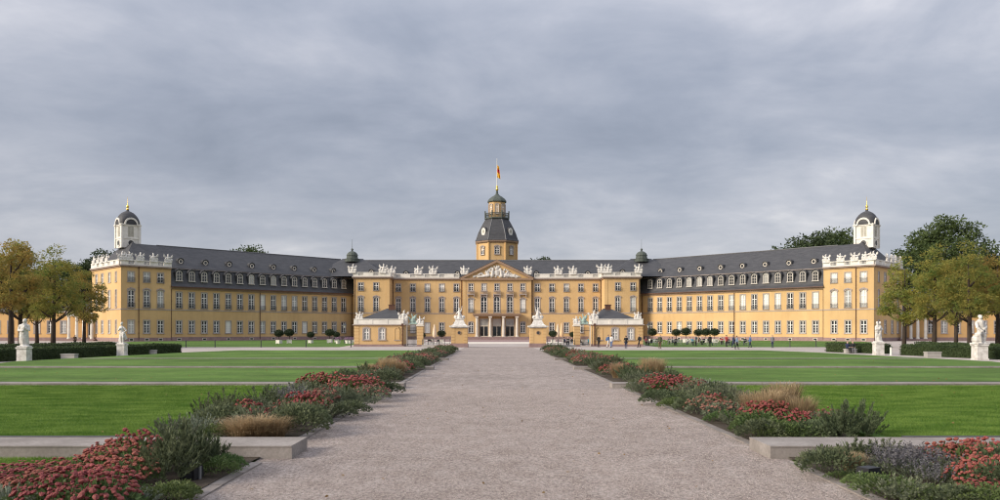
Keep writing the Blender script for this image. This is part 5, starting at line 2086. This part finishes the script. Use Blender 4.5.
def parasol(u, v, h, mname, label, Yshift=0):
    x, y = gp(u, v)
    t = thing('closed_parasol', label, 'parasol', (x, y, 0), 0, 'closed parasols')
    build(MB().tube([(0, 0, 0), (0, 0, h)], .035, 8), 'pole', 'grey_metal', t)
    build(MB().box(-.4, .4, -.4, .4, 0, .08), 'base', 'granite', t)
    mb = MB()
    n, prof = 16, [(.12, h * .30), (.30, h * .36), (.34, h * .5), (.24, h * .75), (.12, h * .93), (.03, h)]
    vs, fs = [], []
    for i_, (r_, z_) in enumerate(prof):
        for k in range(n):
            a = 2 * math.pi * k / n
            rr = r_ * (1 + (.28 if k % 2 else -.28) * (1 - i_ / 6))
            vs.append((rr * math.cos(a), rr * math.sin(a), z_))
    for i_ in range(len(prof) - 1):
        for k in range(n):
            j = (k + 1) % n
            fs.append((i_ * n + k, i_ * n + j, (i_ + 1) * n + j, (i_ + 1) * n + k))
    fs.append(tuple(range(n - 1, -1, -1)))
    mb.add(vs, fs)
    build(mb, 'canopy', mname, t, smooth=True)
    build(MB().lathe([(.22, h * .55), (.25, h * .56), (.22, h * .58)], 12), 'tie', 'white', t)


parasol(434.5, 343.4, 3.6, 'parasol', 'closed beige parasol behind the gate railing, side opposite café')
parasol(557.8, 343.0, 3.7, 'parasol', 'closed beige parasol at the café beside the gate pillar')
parasol(561.8, 343.4, 3.9, 'parasol_orange', 'closed apricot parasol at the café beside the beige one')

# ---- topiary trees in white tubs
rg0 = np.random.default_rng(77)


def topiary_crown(r_, n, flat=.85):
    d_ = rg0.normal(size=(n, 3))
    d_ /= np.linalg.norm(d_, axis=1, keepdims=True)
    rad = r_ * rg0.uniform(.75, 1.05, n) * (1 + .05 * np.sin(4 * np.arctan2(d_[:, 1], d_[:, 0])))
    p_ = d_ * rad[:, None] * np.array([1, 1, flat])
    return leaf_mesh('crown', p_, d_ + rg0.normal(size=(n, 3)) * .6, rg0.uniform(.10, .17, n), rg0.uniform(.06, .10, n), ['topiary'], rng=rg0)


CROWN = topiary_crown(.92, 1900, .72)
core = MB().ball((0, 0, 0), (.70, .70, .48), 10, 7).mesh('crown_core', [MT['topiary']])
tub = MB().box(-.42, .42, -.42, .42, .1, .80).box(-.47, .47, -.47, .47, .72, .80)
for sx in (-1, 1):
    for sy in (-1, 1):
        tub.box(sx * .40 - .06, sx * .40 + .06, sy * .40 - .06, sy * .40 + .06, 0, .78)
tubm = tub.mesh('tub', [MT['white']])
stem = MB().tube([(0, 0, .75), (.03, .01, 1.3), (0, 0, 2.0)], [.06, .05, .05], 7).mesh('stem', [MT['bark']])
TS = .88
TOP = [(279.1, 343.9, 1, 0), (289.3, 343.7, 1.05, 0), (310.6, 343.4, .85, 0), (329.8, 343.2, 1.05, 0), (336.5, 342.4, .85, 0), (422.0, 343.4, .8, 0),
       (441.5, 343.3, .95, 0), (553.0, 343.3, .95, 0), (573.0, 342.6, .85, 0), (652.3, 343.0, 1.1, 0), (676.3, 342.8, 1.05, 0), (685.8, 343.0, 1.15, 0),
       (698.4, 342.8, 1.05, 0), (706.0, 343.0, 1.1, 0), (714.6, 343.1, 1.1, 0)]
for u, v, sc, _ in TOP:
    x, y = gp(u, v)
    where = ('on the grass, side opposite café' if u < 350 else 'behind the gate railing, side opposite café' if u < 500 else
             'by the café parasols' if u < 600 else 'on the grass, café side')
    t = thing('potted_tree', 'round clipped tree in a white wooden tub ' + where, 'potted tree', (x, y, .012), u, 'clipped trees in white tubs', sc * TS)
    obj('tub', tubm, t)
    obj('stem', stem, t)
    c_ = obj('crown', CROWN, t, (0, 0, 2.15))
    obj('crown_core', core, c_)

# ---- bollards, lamps, mauve flower tubs
for u, v in ((215, 347.4), (261, 347.4), (306, 347.3), (351, 347.3), (186, 347.5), (816, 347.2), (836, 347.0), (790, 347.2)):
    x, y = gp(u, v)
    t = thing('bollard', 'slim dark iron bollard at the grass edge before the wing, %s' % side_word(1 if u > 500 else -1), 'bollard', (x, y, 0), 0,
              'dark iron bollards')
    build(MB().lathe([(.10, 0), (.10, .10), (.065, .16), (.06, .78), (.085, .82), (.06, .86)], 10), 'post', 'iron', t)
    build(MB().ball((0, 0, .93), .085, 8, 6), 'knob', 'iron', t, smooth=True)
for u, v in ((344.6, 343.2), (648.3, 343.4)):
    x, y = gp(u, v)
    t = thing('street_lamp', 'dark lamp post with flat lantern by the potted trees, %s' % side_word(1 if u > 500 else -1), 'street lamp', (x, y, 0), 0, 'lamp posts')
    build(MB().lathe([(.14, 0), (.12, .4), (.06, .5), (.05, 2.9)], 10), 'post', 'iron', t)
    build(MB().lathe([(.10, 2.9), (.22, 3.35), (.24, 3.4)], 8, cap=True), 'lantern', 'glass_curtain_and_reflection', t)
    build(MB().lathe([(.46, 3.4), (.40, 3.46), (.10, 3.62), (.03, 3.8)], 12), 'lamp_roof', 'iron', t)

# ================================================================== FLOWER BEDS
pg = np.random.default_rng(5)


def mound(n, r_, h, up=.4, base=.0):
    """points and outward directions through a rounded plant"""
    a = pg.uniform(0, 2 * np.pi, n)
    q = np.sqrt(pg.uniform(0, 1, n))
    lob = 1 + .16 * np.sin(3 * a + pg.uniform(0, 6)) + .10 * np.sin(5 * a + pg.uniform(0, 6))
    top = h * np.sqrt(np.clip(1 - (q * .96) ** 2.2, 0, 1)) * (1 + .13 * np.sin(7 * a + 9 * q))
    z = top * pg.uniform(.35, 1.0, n) ** .55
    P = np.c_[np.cos(a) * q * r_ * lob, np.sin(a) * q * r_ * lob, np.maximum(z, .02) + base]
    D = np.c_[np.cos(a) * q, np.sin(a) * q, up + .5 * z / h] + pg.normal(size=(n, 3)) * .35
    return P, D


def join(*ms):
    return ms


def stems_mesh(n, r_, h, mat_, spread=.5, w=.012, curve=.3, tip=0.0):
    """arching blades, three segments each"""
    vs, fs = [], []
    for k in range(n):
        a = pg.uniform(0, 6.283)
        q = pg.uniform(0, 1) ** .7
        b = np.array([math.cos(a) * q * r_ * .35, math.sin(a) * q * r_ * .35, 0])
        ha = a + pg.normal() * .5
        out = np.array([math.cos(ha), math.sin(ha), 0]) * spread * r_ * pg.uniform(.4, 1.4)
        hh = h * pg.uniform(.35, 1.15)
        side = np.array([-math.sin(ha + pg.normal()), math.cos(ha), 0]) * w * .5
        pts = [b, b + out * .22 + np.array([0, 0, hh * .5]), b + out * .6 + np.array([0, 0, hh * .88]), b + out * (1.0 + curve * .5) + np.array([0, 0, hh * (1 - curve * .35)])]
        i0 = len(vs)
        for j, p_ in enumerate(pts):
            s_ = side * (1 if j < 3 else .3)
            vs += [tuple(p_ - s_), tuple(p_ + s_)]
        fs += [(i0 + 2 * j, i0 + 2 * j + 1, i0 + 2 * j + 3, i0 + 2 * j + 2) for j in range(3)]
    me = bpy.data.meshes.new('blades')
    me.from_pydata(vs, [], fs)
    me.materials.append(MT[mat_])
    return me


def sedum_heads(n, r_, h, mat_):
    """flat-topped flower heads, each a cluster of tiny florets"""
    pts = []
    while len(pts) < n:                 # heads keep clear of one another
        best = None
        for _ in range(6):
            aa, qq = pg.uniform(0, 6.283), math.sqrt(pg.uniform(0, 1))
            c = (math.cos(aa) * qq, math.sin(aa) * qq, aa, qq)
            dd = min([(c[0] - w[0]) ** 2 + (c[1] - w[1]) ** 2 for w in pts], default=9)
            if best is None or dd > best[0]:
                best = (dd, c)
        pts.append(best[1])
    a = np.array([w[2] for w in pts])
    q = np.array([w[3] for w in pts])
    z = h * (1 - .40 * q * q) * pg.uniform(.66, 1.15, n)
    mb = MB()
    m_ = 8
    for i in range(n):
        x, y = math.cos(a[i]) * q[i] * r_, math.sin(a[i]) * q[i] * r_
        rr = pg.uniform(.022, .046)
        lx, ly = math.cos(a[i]) * q[i] * .35, math.sin(a[i]) * q[i] * .35
        vs, fs = [], []
        for (f, dz) in ((.55, -.03), (1.0, -.008), (.86, .012), (.45, .022)):
            for j in range(m_):
                b = 6.283 * j / m_
                e = rr * f * pg.uniform(.74, 1.2)
                vs.append((x + e * math.cos(b), y + e * math.sin(b), z[i] + dz * rr / .05 - lx * e * math.cos(b) - ly * e * math.sin(b) + pg.uniform(-.007, .007)))
        vs.append((x, y, z[i] + .026 * rr / .05))
        for i_ in range(3):
            for j in range(m_):
                jj = (j + 1) % m_
                fs.append((i_ * m_ + j, i_ * m_ + jj, (i_ + 1) * m_ + jj, (i_ + 1) * m_ + j))
        for j in range(m_):
            fs.append((3 * m_ + j, 3 * m_ + (j + 1) % m_, 4 * m_))
        mb.add(vs, fs)
    return mb.mesh('flower_heads', [MT[mat_]])


def lm(n, r_, h, L, W, m, up=.4):
    P, D = mound(n, r_, h, up)
    return leaf_mesh('foliage', P, D, pg.uniform(.7, 1.3, n) * L, pg.uniform(.7, 1.3, n) * W, [m], rng=pg)


def spikes(n, r_, h, m, L=.16):
    """upright flower spikes above a mound"""
    k = 12
    a = np.repeat(pg.uniform(0, 6.283, n), k)
    q = np.repeat(np.sqrt(pg.uniform(0, 1, n)), k)
    hh = np.repeat(h * pg.uniform(.8, 1.2, n), k)
    f = np.tile(np.linspace(0, 1, k), n)
    P = np.c_[np.cos(a) * q * r_ * (1 + .15 * f), np.sin(a) * q * r_ * (1 + .15 * f), hh * (.45 + .55 * f)]
    D = pg.normal(size=(n * k, 3)) * .6 + np.array([0, 0, .8])
    return leaf_mesh('flower_spikes', P, D, np.full(n * k, .045), np.full(n * k, .028), [m], rng=pg)


def brush(ns, r_, h, k, L, W, m, out=.55, low=.15):
    """many leaning stems, each set round with narrow leaves"""
    a = pg.uniform(0, 6.283, ns)
    q = np.sqrt(pg.uniform(0, 1, ns))
    hh = h * (1 - .45 * q ** 2) * pg.uniform(.7, 1.15, ns)
    tip = np.c_[np.cos(a) * q * r_ * (1 + .2 * pg.normal(size=ns)), np.sin(a) * q * r_, hh]
    base = tip * np.array([.35, .35, 0])
    f = pg.uniform(low, 1.0, (ns, k)) ** .8
    P = base[:, None, :] + (tip - base)[:, None, :] * np.c_[f.reshape(-1), f.reshape(-1), f.reshape(-1) ** .85].reshape(ns, k, 3)
    b = pg.uniform(0, 6.283, (ns, k))
    ax = (tip - base) / np.linalg.norm(tip - base, axis=1, keepdims=True)
    D = np.stack([np.cos(b), np.sin(b), np.full_like(b, .1)], -1) * out * (1.15 - .6 * f)[..., None] + ax[:, None, :] * (.45 + .5 * f)[..., None]
    D = D + pg.normal(size=D.shape) * .12
    n = ns * k
    return leaf_mesh('foliage', P.reshape(-1, 3), D.reshape(-1, 3), pg.uniform(.7, 1.25, n) * L, pg.uniform(.8, 1.2, n) * W, [m], rng=pg)


KINDS = {}
KINDS['sedum'] = [[('foliage', lm(520, .50, .38, .085, .045, 'p_green')), ('flower_heads', sedum_heads(125, .52, .48, 'p_sedum'))] for _ in range(4)]
KINDS['faded_sedum'] = [[('foliage', lm(520, .50, .36, .085, .045, 'p_grey')), ('flower_heads', sedum_heads(70, .52, .45, 'p_rust'))] for _ in range(3)]
KINDS['dark_shrub'] = [[('foliage', brush(44, .52, .78, 46, .085, .020, 'p_dark'))] for _ in range(3)]
KINDS['leafy'] = [[('foliage', lm(1500, .52, .36, .060, .034, 'p_green', .3))] for _ in range(3)]
KINDS['deep_leafy'] = [[('foliage', lm(1400, .54, .42, .070, .036, 'p_dark', .3))] for _ in range(3)]
KINDS['silver'] = [[('foliage', brush(60, .48, .42, 30, .06, .012, 'p_silver', .5))] for _ in range(2)]
KINDS['grey'] = [[('foliage', brush(60, .54, .50, 26, .065, .020, 'p_grey', .6))] for _ in range(3)]
KINDS['lavender'] = [[('foliage', lm(600, .46, .34, .09, .018, 'p_grey', .9)), ('flower_spikes', spikes(70, .46, .60, 'p_lav'))] for _ in range(3)]
KINDS['dry_grass'] = [[('blades', stems_mesh(1100, .62, .74, 'p_tan', .52, .007, .25))] for _ in range(3)]
KINDS['stemmed'] = [[('foliage', brush(20, .36, .85, 40, .10, .024, 'p_dark', .7, .3)), ('stems', stems_mesh(30, .3, .7, 'p_grey', .5, .014, .1))] for _ in range(2)]
PNAME = {'sedum': ('sedum_plant', 'red-flowering sedum clump'), 'faded_sedum': ('sedum_plant', 'faded rusty sedum clump'),
         'dark_shrub': ('shrub', 'dark needle-leaved shrub'), 'leafy': ('leafy_plant', 'low fresh green leafy plant'),
         'deep_leafy': ('leafy_plant', 'low dark green leafy plant'), 'silver': ('silver_shrub', 'silvery low shrub'),
         'grey': ('leafy_plant', 'grey-green cushion plant'), 'lavender': ('lavender_plant', 'grey lavender clump'),
         'dry_grass': ('ornamental_grass', 'tan dry ornamental grass tuft'), 'stemmed': ('shrub', 'tall stemmed dark shrub')}
SECT = ['outside the first slab', 'between first and second slabs', 'between second and third slabs',
        'between third and fourth slabs', 'between fourth slab and gate']
placed = []
pr_ = random.Random(12)


def section(y):
    return sum(1 for a, b, _ in SLAB_Y if y > (a + b) / 2)


def plant(kind, x, y, sc, rz=None, zs=1.0):
    name, lab = PNAME[kind]
    v = pr_.choice(KINDS[kind])
    s = 1 if x > 0 else -1
    label = '%s in bed %s, %s' % (lab, SECT[section(y)], side_word(s))
    t = thing(name, label, 'plant', (x, y, .045), pr_.uniform(0, 6.28) if rz is None else rz, '%ss in the beds' % lab, (sc, sc, sc * zs))
    if len(v) == 1:
        t_data = v[0]
        bpy.data.objects.remove(t, do_unlink=True)
        t = obj(name, t_data[1], None, (x, y, .045), pr_.uniform(0, 6.28) if rz is None else rz, (sc, sc, sc * zs))
        tag(t, label, 'plant', '%ss in the beds' % lab)
    else:
        for nm, me in v:
            c_ = obj(nm, me, t)
            if nm != 'foliage':
                c_['kind'] = 'stuff'
    placed.append((x, y, .42 * sc))
    return t


def pp(kind, u, v, sc, zs=1.0):
    x, y = gp(u, v)
    plant(kind, x, y, sc, zs=zs)


# plants that can be told apart in the photograph, by the ground they stand on
for k in [
        # nearest bed, side opposite café
        ('sedum', 8, 488, .95, 0.62), ('sedum', 32, 489, .95, 0.62), ('sedum', 55, 484, .9, 0.7), ('sedum', 80, 491, .9, 0.7), ('sedum', 22, 480, .9, 0.5),
        ('sedum', 45, 500, .95, 0.8), ('sedum', 75, 504, .95, 0.8), ('sedum', 100, 500, .95, 0.85), ('sedum', 98, 482, 1.0, 0.85), ('sedum', 120, 478, 1.05, 1.0),
        ('sedum', 128, 490, .85, 1.0), ('sedum', 60, 515, 1.0, 1), ('sedum', 95, 520, 1.0, 1), ('sedum', 135, 470, .9, 1.35), ('sedum', 5, 500, .8, 0.7),
        ('sedum', 112, 466, .85, 0.9), ('silver', 8, 514, .8, 1), ('silver', 130, 515, .75, .9), ('silver', 150, 508, .6, .9), ('leafy', 166, 507, .75, .9), ('leafy', 178, 500, .6, .9),
        ('dark_shrub', 162, 486, 1.05, 0.85), ('dark_shrub', 178, 480, 1.0, 1.0), ('dark_shrub', 190, 472, .9, 1.0), ('stemmed', 203, 474, .9, 1.0),
        ('leafy', 214, 477, .75, .9), ('leafy', 226, 471, .65, .9), ('stemmed', 218, 468, .8, .75), ('silver', 188, 464, .7, 1.3), ('leafy', 150, 470, .8, 1.3),
        # nearest bed, café side
        ('deep_leafy', 828, 478, .85, 1.1), ('deep_leafy', 838, 472, .7, 1.1), ('dry_grass', 853, 477, .55, .8), ('stemmed', 850, 470, .75, .85), ('stemmed', 865, 468, .7, .75),
        ('silver', 870, 474, .5, 1.2), ('dark_shrub', 884, 470, .75, .8), ('lavender', 893, 476, .9, 0.68), ('lavender', 905, 480, 1.0, 0.68), ('lavender', 922, 482, 1.05, 0.68),
        ('lavender', 915, 474, .95, 0.68), ('grey', 948, 488, .85, .9), ('lavender', 940, 490, .8, 0.68), ('sedum', 950, 476, .95, 1.05), ('sedum', 966, 476, .95, 1.1),
        ('sedum', 983, 472, .9, 1.1), ('sedum', 975, 494, .8, 1), ('sedum', 998, 492, .95, 1.1), ('sedum', 985, 504, .7, .8), ('leafy', 885, 500, .8, .95), ('grey', 905, 506, 1.0, .62),
        ('leafy', 930, 507, .9, .65), ('deep_leafy', 955, 512, .9, .7), ('leafy', 868, 490, .65, .8), ('deep_leafy', 996, 480, .9, 1.2), ('leafy', 990, 515, 1.0, .8), ('deep_leafy', 1012, 500, 1.0, 1),
        ('silver', 960, 462, .6, 1.2), ('leafy', 845, 482, .5, .6),
        # second section, side opposite café
        ('dry_grass', 240, 442, 1.0, 0.62), ('dry_grass', 258, 441, 1.05, 0.62), ('dry_grass', 274, 440, .95, 0.62), ('leafy', 217, 442, .9, .9), ('silver', 200, 440, .95, 1.3),
        ('dark_shrub', 226, 424, 1.2, .8), ('dark_shrub', 208, 428, 1.0, .9), ('sedum', 246, 428, .95, 1.3), ('sedum', 256, 432, .8, 1.1), ('dark_shrub', 262, 418, 1.2, .85),
        ('dark_shrub', 275, 420, 1.05, .8), ('deep_leafy', 298, 436, 1.15, 1.25), ('deep_leafy', 306, 430, 1.05, 1.2), ('sedum', 300, 420, 1.1, 1.2), ('sedum', 313, 420, 1.1, 1.2),
        ('sedum', 285, 424, .9, 1.1), ('faded_sedum', 322, 410, 1.1, 1.2), ('grey', 300, 409, 1.2, 1), ('grey', 322, 422, 1.05, .9), ('deep_leafy', 335, 420, .95, .9), ('grey', 345, 408, 1.2, 1),
        ('sedum', 316, 396, 1.4, 1.1), ('sedum', 330, 396, 1.4, 1.1), ('sedum', 350, 400, 1.35, 1.1), ('sedum', 365, 398, 1.35, 1.1), ('faded_sedum', 372, 402, 1.2, 1),
        ('deep_leafy', 384, 396, 1.1, 1), ('grey', 365, 408, 1.0, .9), ('deep_leafy', 350, 416, .9, .9), ('grey', 330, 403, 1.2, .9), ('lavender', 286, 412, 1.2, .9),
        # second section, café side
        ('dark_shrub', 840, 444, 1.0, .95), ('dark_shrub', 857, 443, 1.05, 1.0), ('dark_shrub', 868, 440, .85, .85), ('dry_grass', 768, 428, 1.15, 1.0), ('dry_grass', 783, 424, 1.2, 1.1),
        ('dry_grass', 800, 430, 1.05, .95), ('dry_grass', 753, 420, 1.0, .9), ('sedum', 760, 430, 1.0, 1.2), ('sedum', 775, 431, 1.0, 1.25), ('sedum', 792, 434, .9, 1.1),
        ('deep_leafy', 762, 441, 1.0, .9), ('leafy', 778, 441, 1.0, .9), ('leafy', 795, 442, 1.0, .9), ('deep_leafy', 812, 442, 1.0, .9), ('grey', 740, 430, 1.0, .9), ('leafy', 724, 424, .9, .8),
        ('faded_sedum', 703, 416, 1.0, 1.1), ('sedum', 712, 412, .9, 1.1), ('deep_leafy', 692, 414, 1.0, 1), ('grey', 728, 408, 1.2, 1), ('deep_leafy', 715, 400, 1.2, 1), ('sedum', 668, 398, 1.3, 1.1),
        ('sedum', 682, 398, 1.3, 1.1), ('sedum', 655, 394, 1.2, 1.1), ('deep_leafy', 660, 406, 1.1, .9), ('leafy', 676, 410, 1.0, .8), ('grey', 640, 396, 1.1, .9), ('dark_shrub', 668, 388, 1.2, .8),
        ('silver', 700, 392, 1.3, .9), ('silver', 715, 392, 1.2, .8), ('deep_leafy', 645, 392, 1.1, 1)]:
    pp(*k)
# the rest of the beds, filled with what the photograph shows there
far_kinds = {1: ['grey', 'deep_leafy', 'grey', 'leafy', 'faded_sedum', 'dark_shrub'],
             2: ['dark_shrub', 'deep_leafy', 'grey', 'faded_sedum', 'dark_shrub', 'dry_grass', 'faded_sedum', 'sedum'],
             3: ['faded_sedum', 'deep_leafy', 'grey', 'dark_shrub', 'faded_sedum', 'sedum'],
             4: ['dark_shrub', 'deep_leafy', 'faded_sedum', 'deep_leafy', 'faded_sedum']}
for s in (-1, 1):
    for sec in range(1, 5):
        y0 = SLAB_Y[sec - 1][1] + .5
        y1 = SLAB_Y[sec][0] - .5 if sec < 4 else 88.0
        tries = 0
        while tries < 1500:
            tries += 1
            y = pr_.uniform(y0, y1)
            xo = 7.0 if y < 60 else 6.6
            x = pr_.uniform(5.25, xo)
            sc = pr_.uniform(.95, 1.35) * (1.0 if sec < 3 else 1.2)
            if any((x * s - a) ** 2 + (y - b) ** 2 < (.42 * sc + c) ** 2 * .62 for a, b, c in placed):
                continue
            # drifts: the kind follows the place along the bed
            ks = far_kinds[sec]
            kind = ks[int((y - y0) / (y1 - y0) * 9 + (0 if s < 0 else 2) + pr_.uniform(0, 1.2)) % len(ks)]
            plant(kind, x * s, y, sc, zs=pr_.uniform(.8, 1.1) * (.72 if kind == 'dark_shrub' else 1.0))

# mauve flower tubs by the lamp posts
for u, v in ((347.5, 343.6), (351, 343.8), (338, 343.9)):
    x, y = gp(u, v)
    t = thing('flower_tub', 'tub of mauve flowers beside the lamp post and potted trees', 'flower tub', (x, y, .012), 0, 'tubs of mauve flowers')
    build(MB().lathe([(.36, 0), (.45, .55), (.48, .6)], 14), 'tub', 'white', t)
    P, D = mound(420, .62, .62, .4, .5)
    f_ = obj('flowers', leaf_mesh('flowers', P, D, pg.uniform(.08, .15, 420), pg.uniform(.06, .1, 420), ['p_purple'], rng=pg), t)
    f_['kind'] = 'stuff'


# ---- small floodlights at the path
def floodlight(u, v, rz, label):
    x, y = gp(u, v)
    t = thing('floodlight', label, 'floodlight', (x, y, .03), rz, 'ground floodlights by the path')
    build(MB().prism_xz([(-.12, .06), (.12, .02), (.13, .27), (-.07, .27)], -.13, .13), 'housing', 'black_plastic', t)
    build(MB().box(-.02, .02, -.155, -.132, 0, .22).box(-.02, .02, .132, .155, 0, .22), 'bracket', 'grey_metal', t)
    build(MB().box(-.12, .12, -.14, .14, -.02, .015), 'base', 'grey_metal', t)
    o = build(MB().quad((.131, -.11, .05), (.131, .11, .05), (.138, .11, .24), (.138, -.11, .24)), 'lens', 'glass', t)


floodlight(192, 482, -1.85, 'small black floodlight at the path edge under the dark shrubs')
floodlight(867, 487, -1.1, 'small black floodlight at the path edge beside the lavender')

# ================================================================== GRASS AND PEBBLES (nobody could count them)
gg = np.random.default_rng(9)


def blades(x0, x1, y0, y1, n, h=.05, z=.018):
    # thicker towards the near end, where single blades show
    f = gg.uniform(0, 1, n) ** 1.35
    y = y0 + (y1 - y0) * f
    x = gg.uniform(x0, x1, n)
    a = gg.uniform(0, 6.283, n)
    hh = h * gg.uniform(.5, 1.25, n)
    w = gg.uniform(.005, .010, n) * (1 + .04 * (y - 14))
    lean = gg.normal(size=(n, 2)) * .5
    v = np.empty((n, 3, 3))
    v[:, 0] = np.c_[x - np.cos(a) * w, y - np.sin(a) * w, np.full(n, z)]
    v[:, 1] = np.c_[x + np.cos(a) * w, y + np.sin(a) * w, np.full(n, z)]
    v[:, 2] = np.c_[x + lean[:, 0] * hh, y + lean[:, 1] * hh, z + hh]
    return v


def tri_mesh(name, v, m):
    n = len(v)
    me = bpy.data.meshes.new(name)
    me.vertices.add(3 * n)
    me.vertices.foreach_set('co', v.reshape(-1))
    me.loops.add(3 * n)
    me.loops.foreach_set('vertex_index', np.arange(3 * n, dtype=np.int32))
    me.polygons.add(n)
    me.polygons.foreach_set('loop_start', np.arange(0, 3 * n, 3, dtype=np.int32))
    me.polygons.foreach_set('loop_total', np.full(n, 3, dtype=np.int32))
    me.materials.append(MT[m])
    me.update(calc_edges=True)
    return me


for s in (-1, 1):
    x0, x1 = sorted((s * 7.55, s * 23.5))
    parts = [blades(x0, x1, 15.35, 31.1, 300000, .05, LAWN_Z - .002)]
    xa, xb = sorted((s * 7.3, s * 10.5))
    parts.append(blades(xa, xb, 12.0, 13.95, 22000, .06))
    o = obj('grass', tri_mesh('grass', np.vstack(parts), 'blade'))
    o['kind'] = 'stuff'
    tag(o, 'short mown grass blades on the lawn beside the first stone slab, %s' % side_word(s), 'grass')
if True:   # bed's outer edge beyond the flowers on the side opposite café is grass as well
    pass
# loose pebbles on the path
n = 115000
y = 8.5 + 22 * gg.uniform(0, 1, n) ** 1.6
x = gg.uniform(-4.5, 4.5, n)
r_ = gg.uniform(.004, .0115, n) * (1 + (y - 8.5) * .015)
oc = np.array([(1, 0, 0), (0, 1, 0), (-1, 0, 0), (0, -1, 0), (0, 0, .95), (0, 0, -.7)])
ang = gg.uniform(0, 6.283, n)
ca, sa = np.cos(ang), np.sin(ang)
st = gg.uniform(.7, 1.4, n)
V = np.empty((n, 6, 3))
for k in range(6):
    ox, oy, oz = oc[k]
    V[:, k, 0] = x + (ox * st * ca - oy * sa) * r_
    V[:, k, 1] = y + (ox * st * sa + oy * ca) * r_
    V[:, k, 2] = .016 + oz * r_
fi = np.array([(0, 1, 4), (1, 2, 4), (2, 3, 4), (3, 0, 4)])
T = V[:, fi].reshape(-1, 3, 3)
MT['pebble'] = mat('pebble', (0.185, 0.148, 0.134), 0.9, 0.3, 24.0, col2=(0.50, 0.43, 0.39), coord='World')
o = obj('pebbles', tri_mesh('pebbles', T, 'pebble'))
o['kind'] = 'stuff'
tag(o, 'loose pinkish pebbles scattered over the gravel path', 'pebbles')

# fallen leaves on the lawns and the path
n = 330
side = np.where(gg.uniform(0, 1, n) < .5, -1, 1)
y = 15.6 + 60 * gg.uniform(0, 1, n) ** 1.5
x = side * gg.uniform(7.6, 30, n)
on_path = gg.uniform(0, 1, n) < .22
x = np.where(on_path, gg.uniform(-4.4, 4.4, n), x)
y = np.where(on_path, 9 + 50 * gg.uniform(0, 1, n) ** 1.4, y)
z = np.where(on_path, .024, LAWN_Z + .035)
D = np.c_[gg.normal(size=(n, 2)), gg.uniform(0, .25, n)]
MT['fallen'] = leafmat('fallen_leaf', (0.17, 0.10, 0.04), (0.32, 0.21, 0.08), 0.3, 2.0, 0)
o = obj('fallen_leaves', leaf_mesh('fallen_leaves', np.c_[x, y, z], D, gg.uniform(.05, .09, n), gg.uniform(.035, .06, n), ['fallen'], rng=gg))
o['kind'] = 'stuff'
tag(o, 'scattered dry fallen leaves lying on the lawns and gravel path', 'leaves')
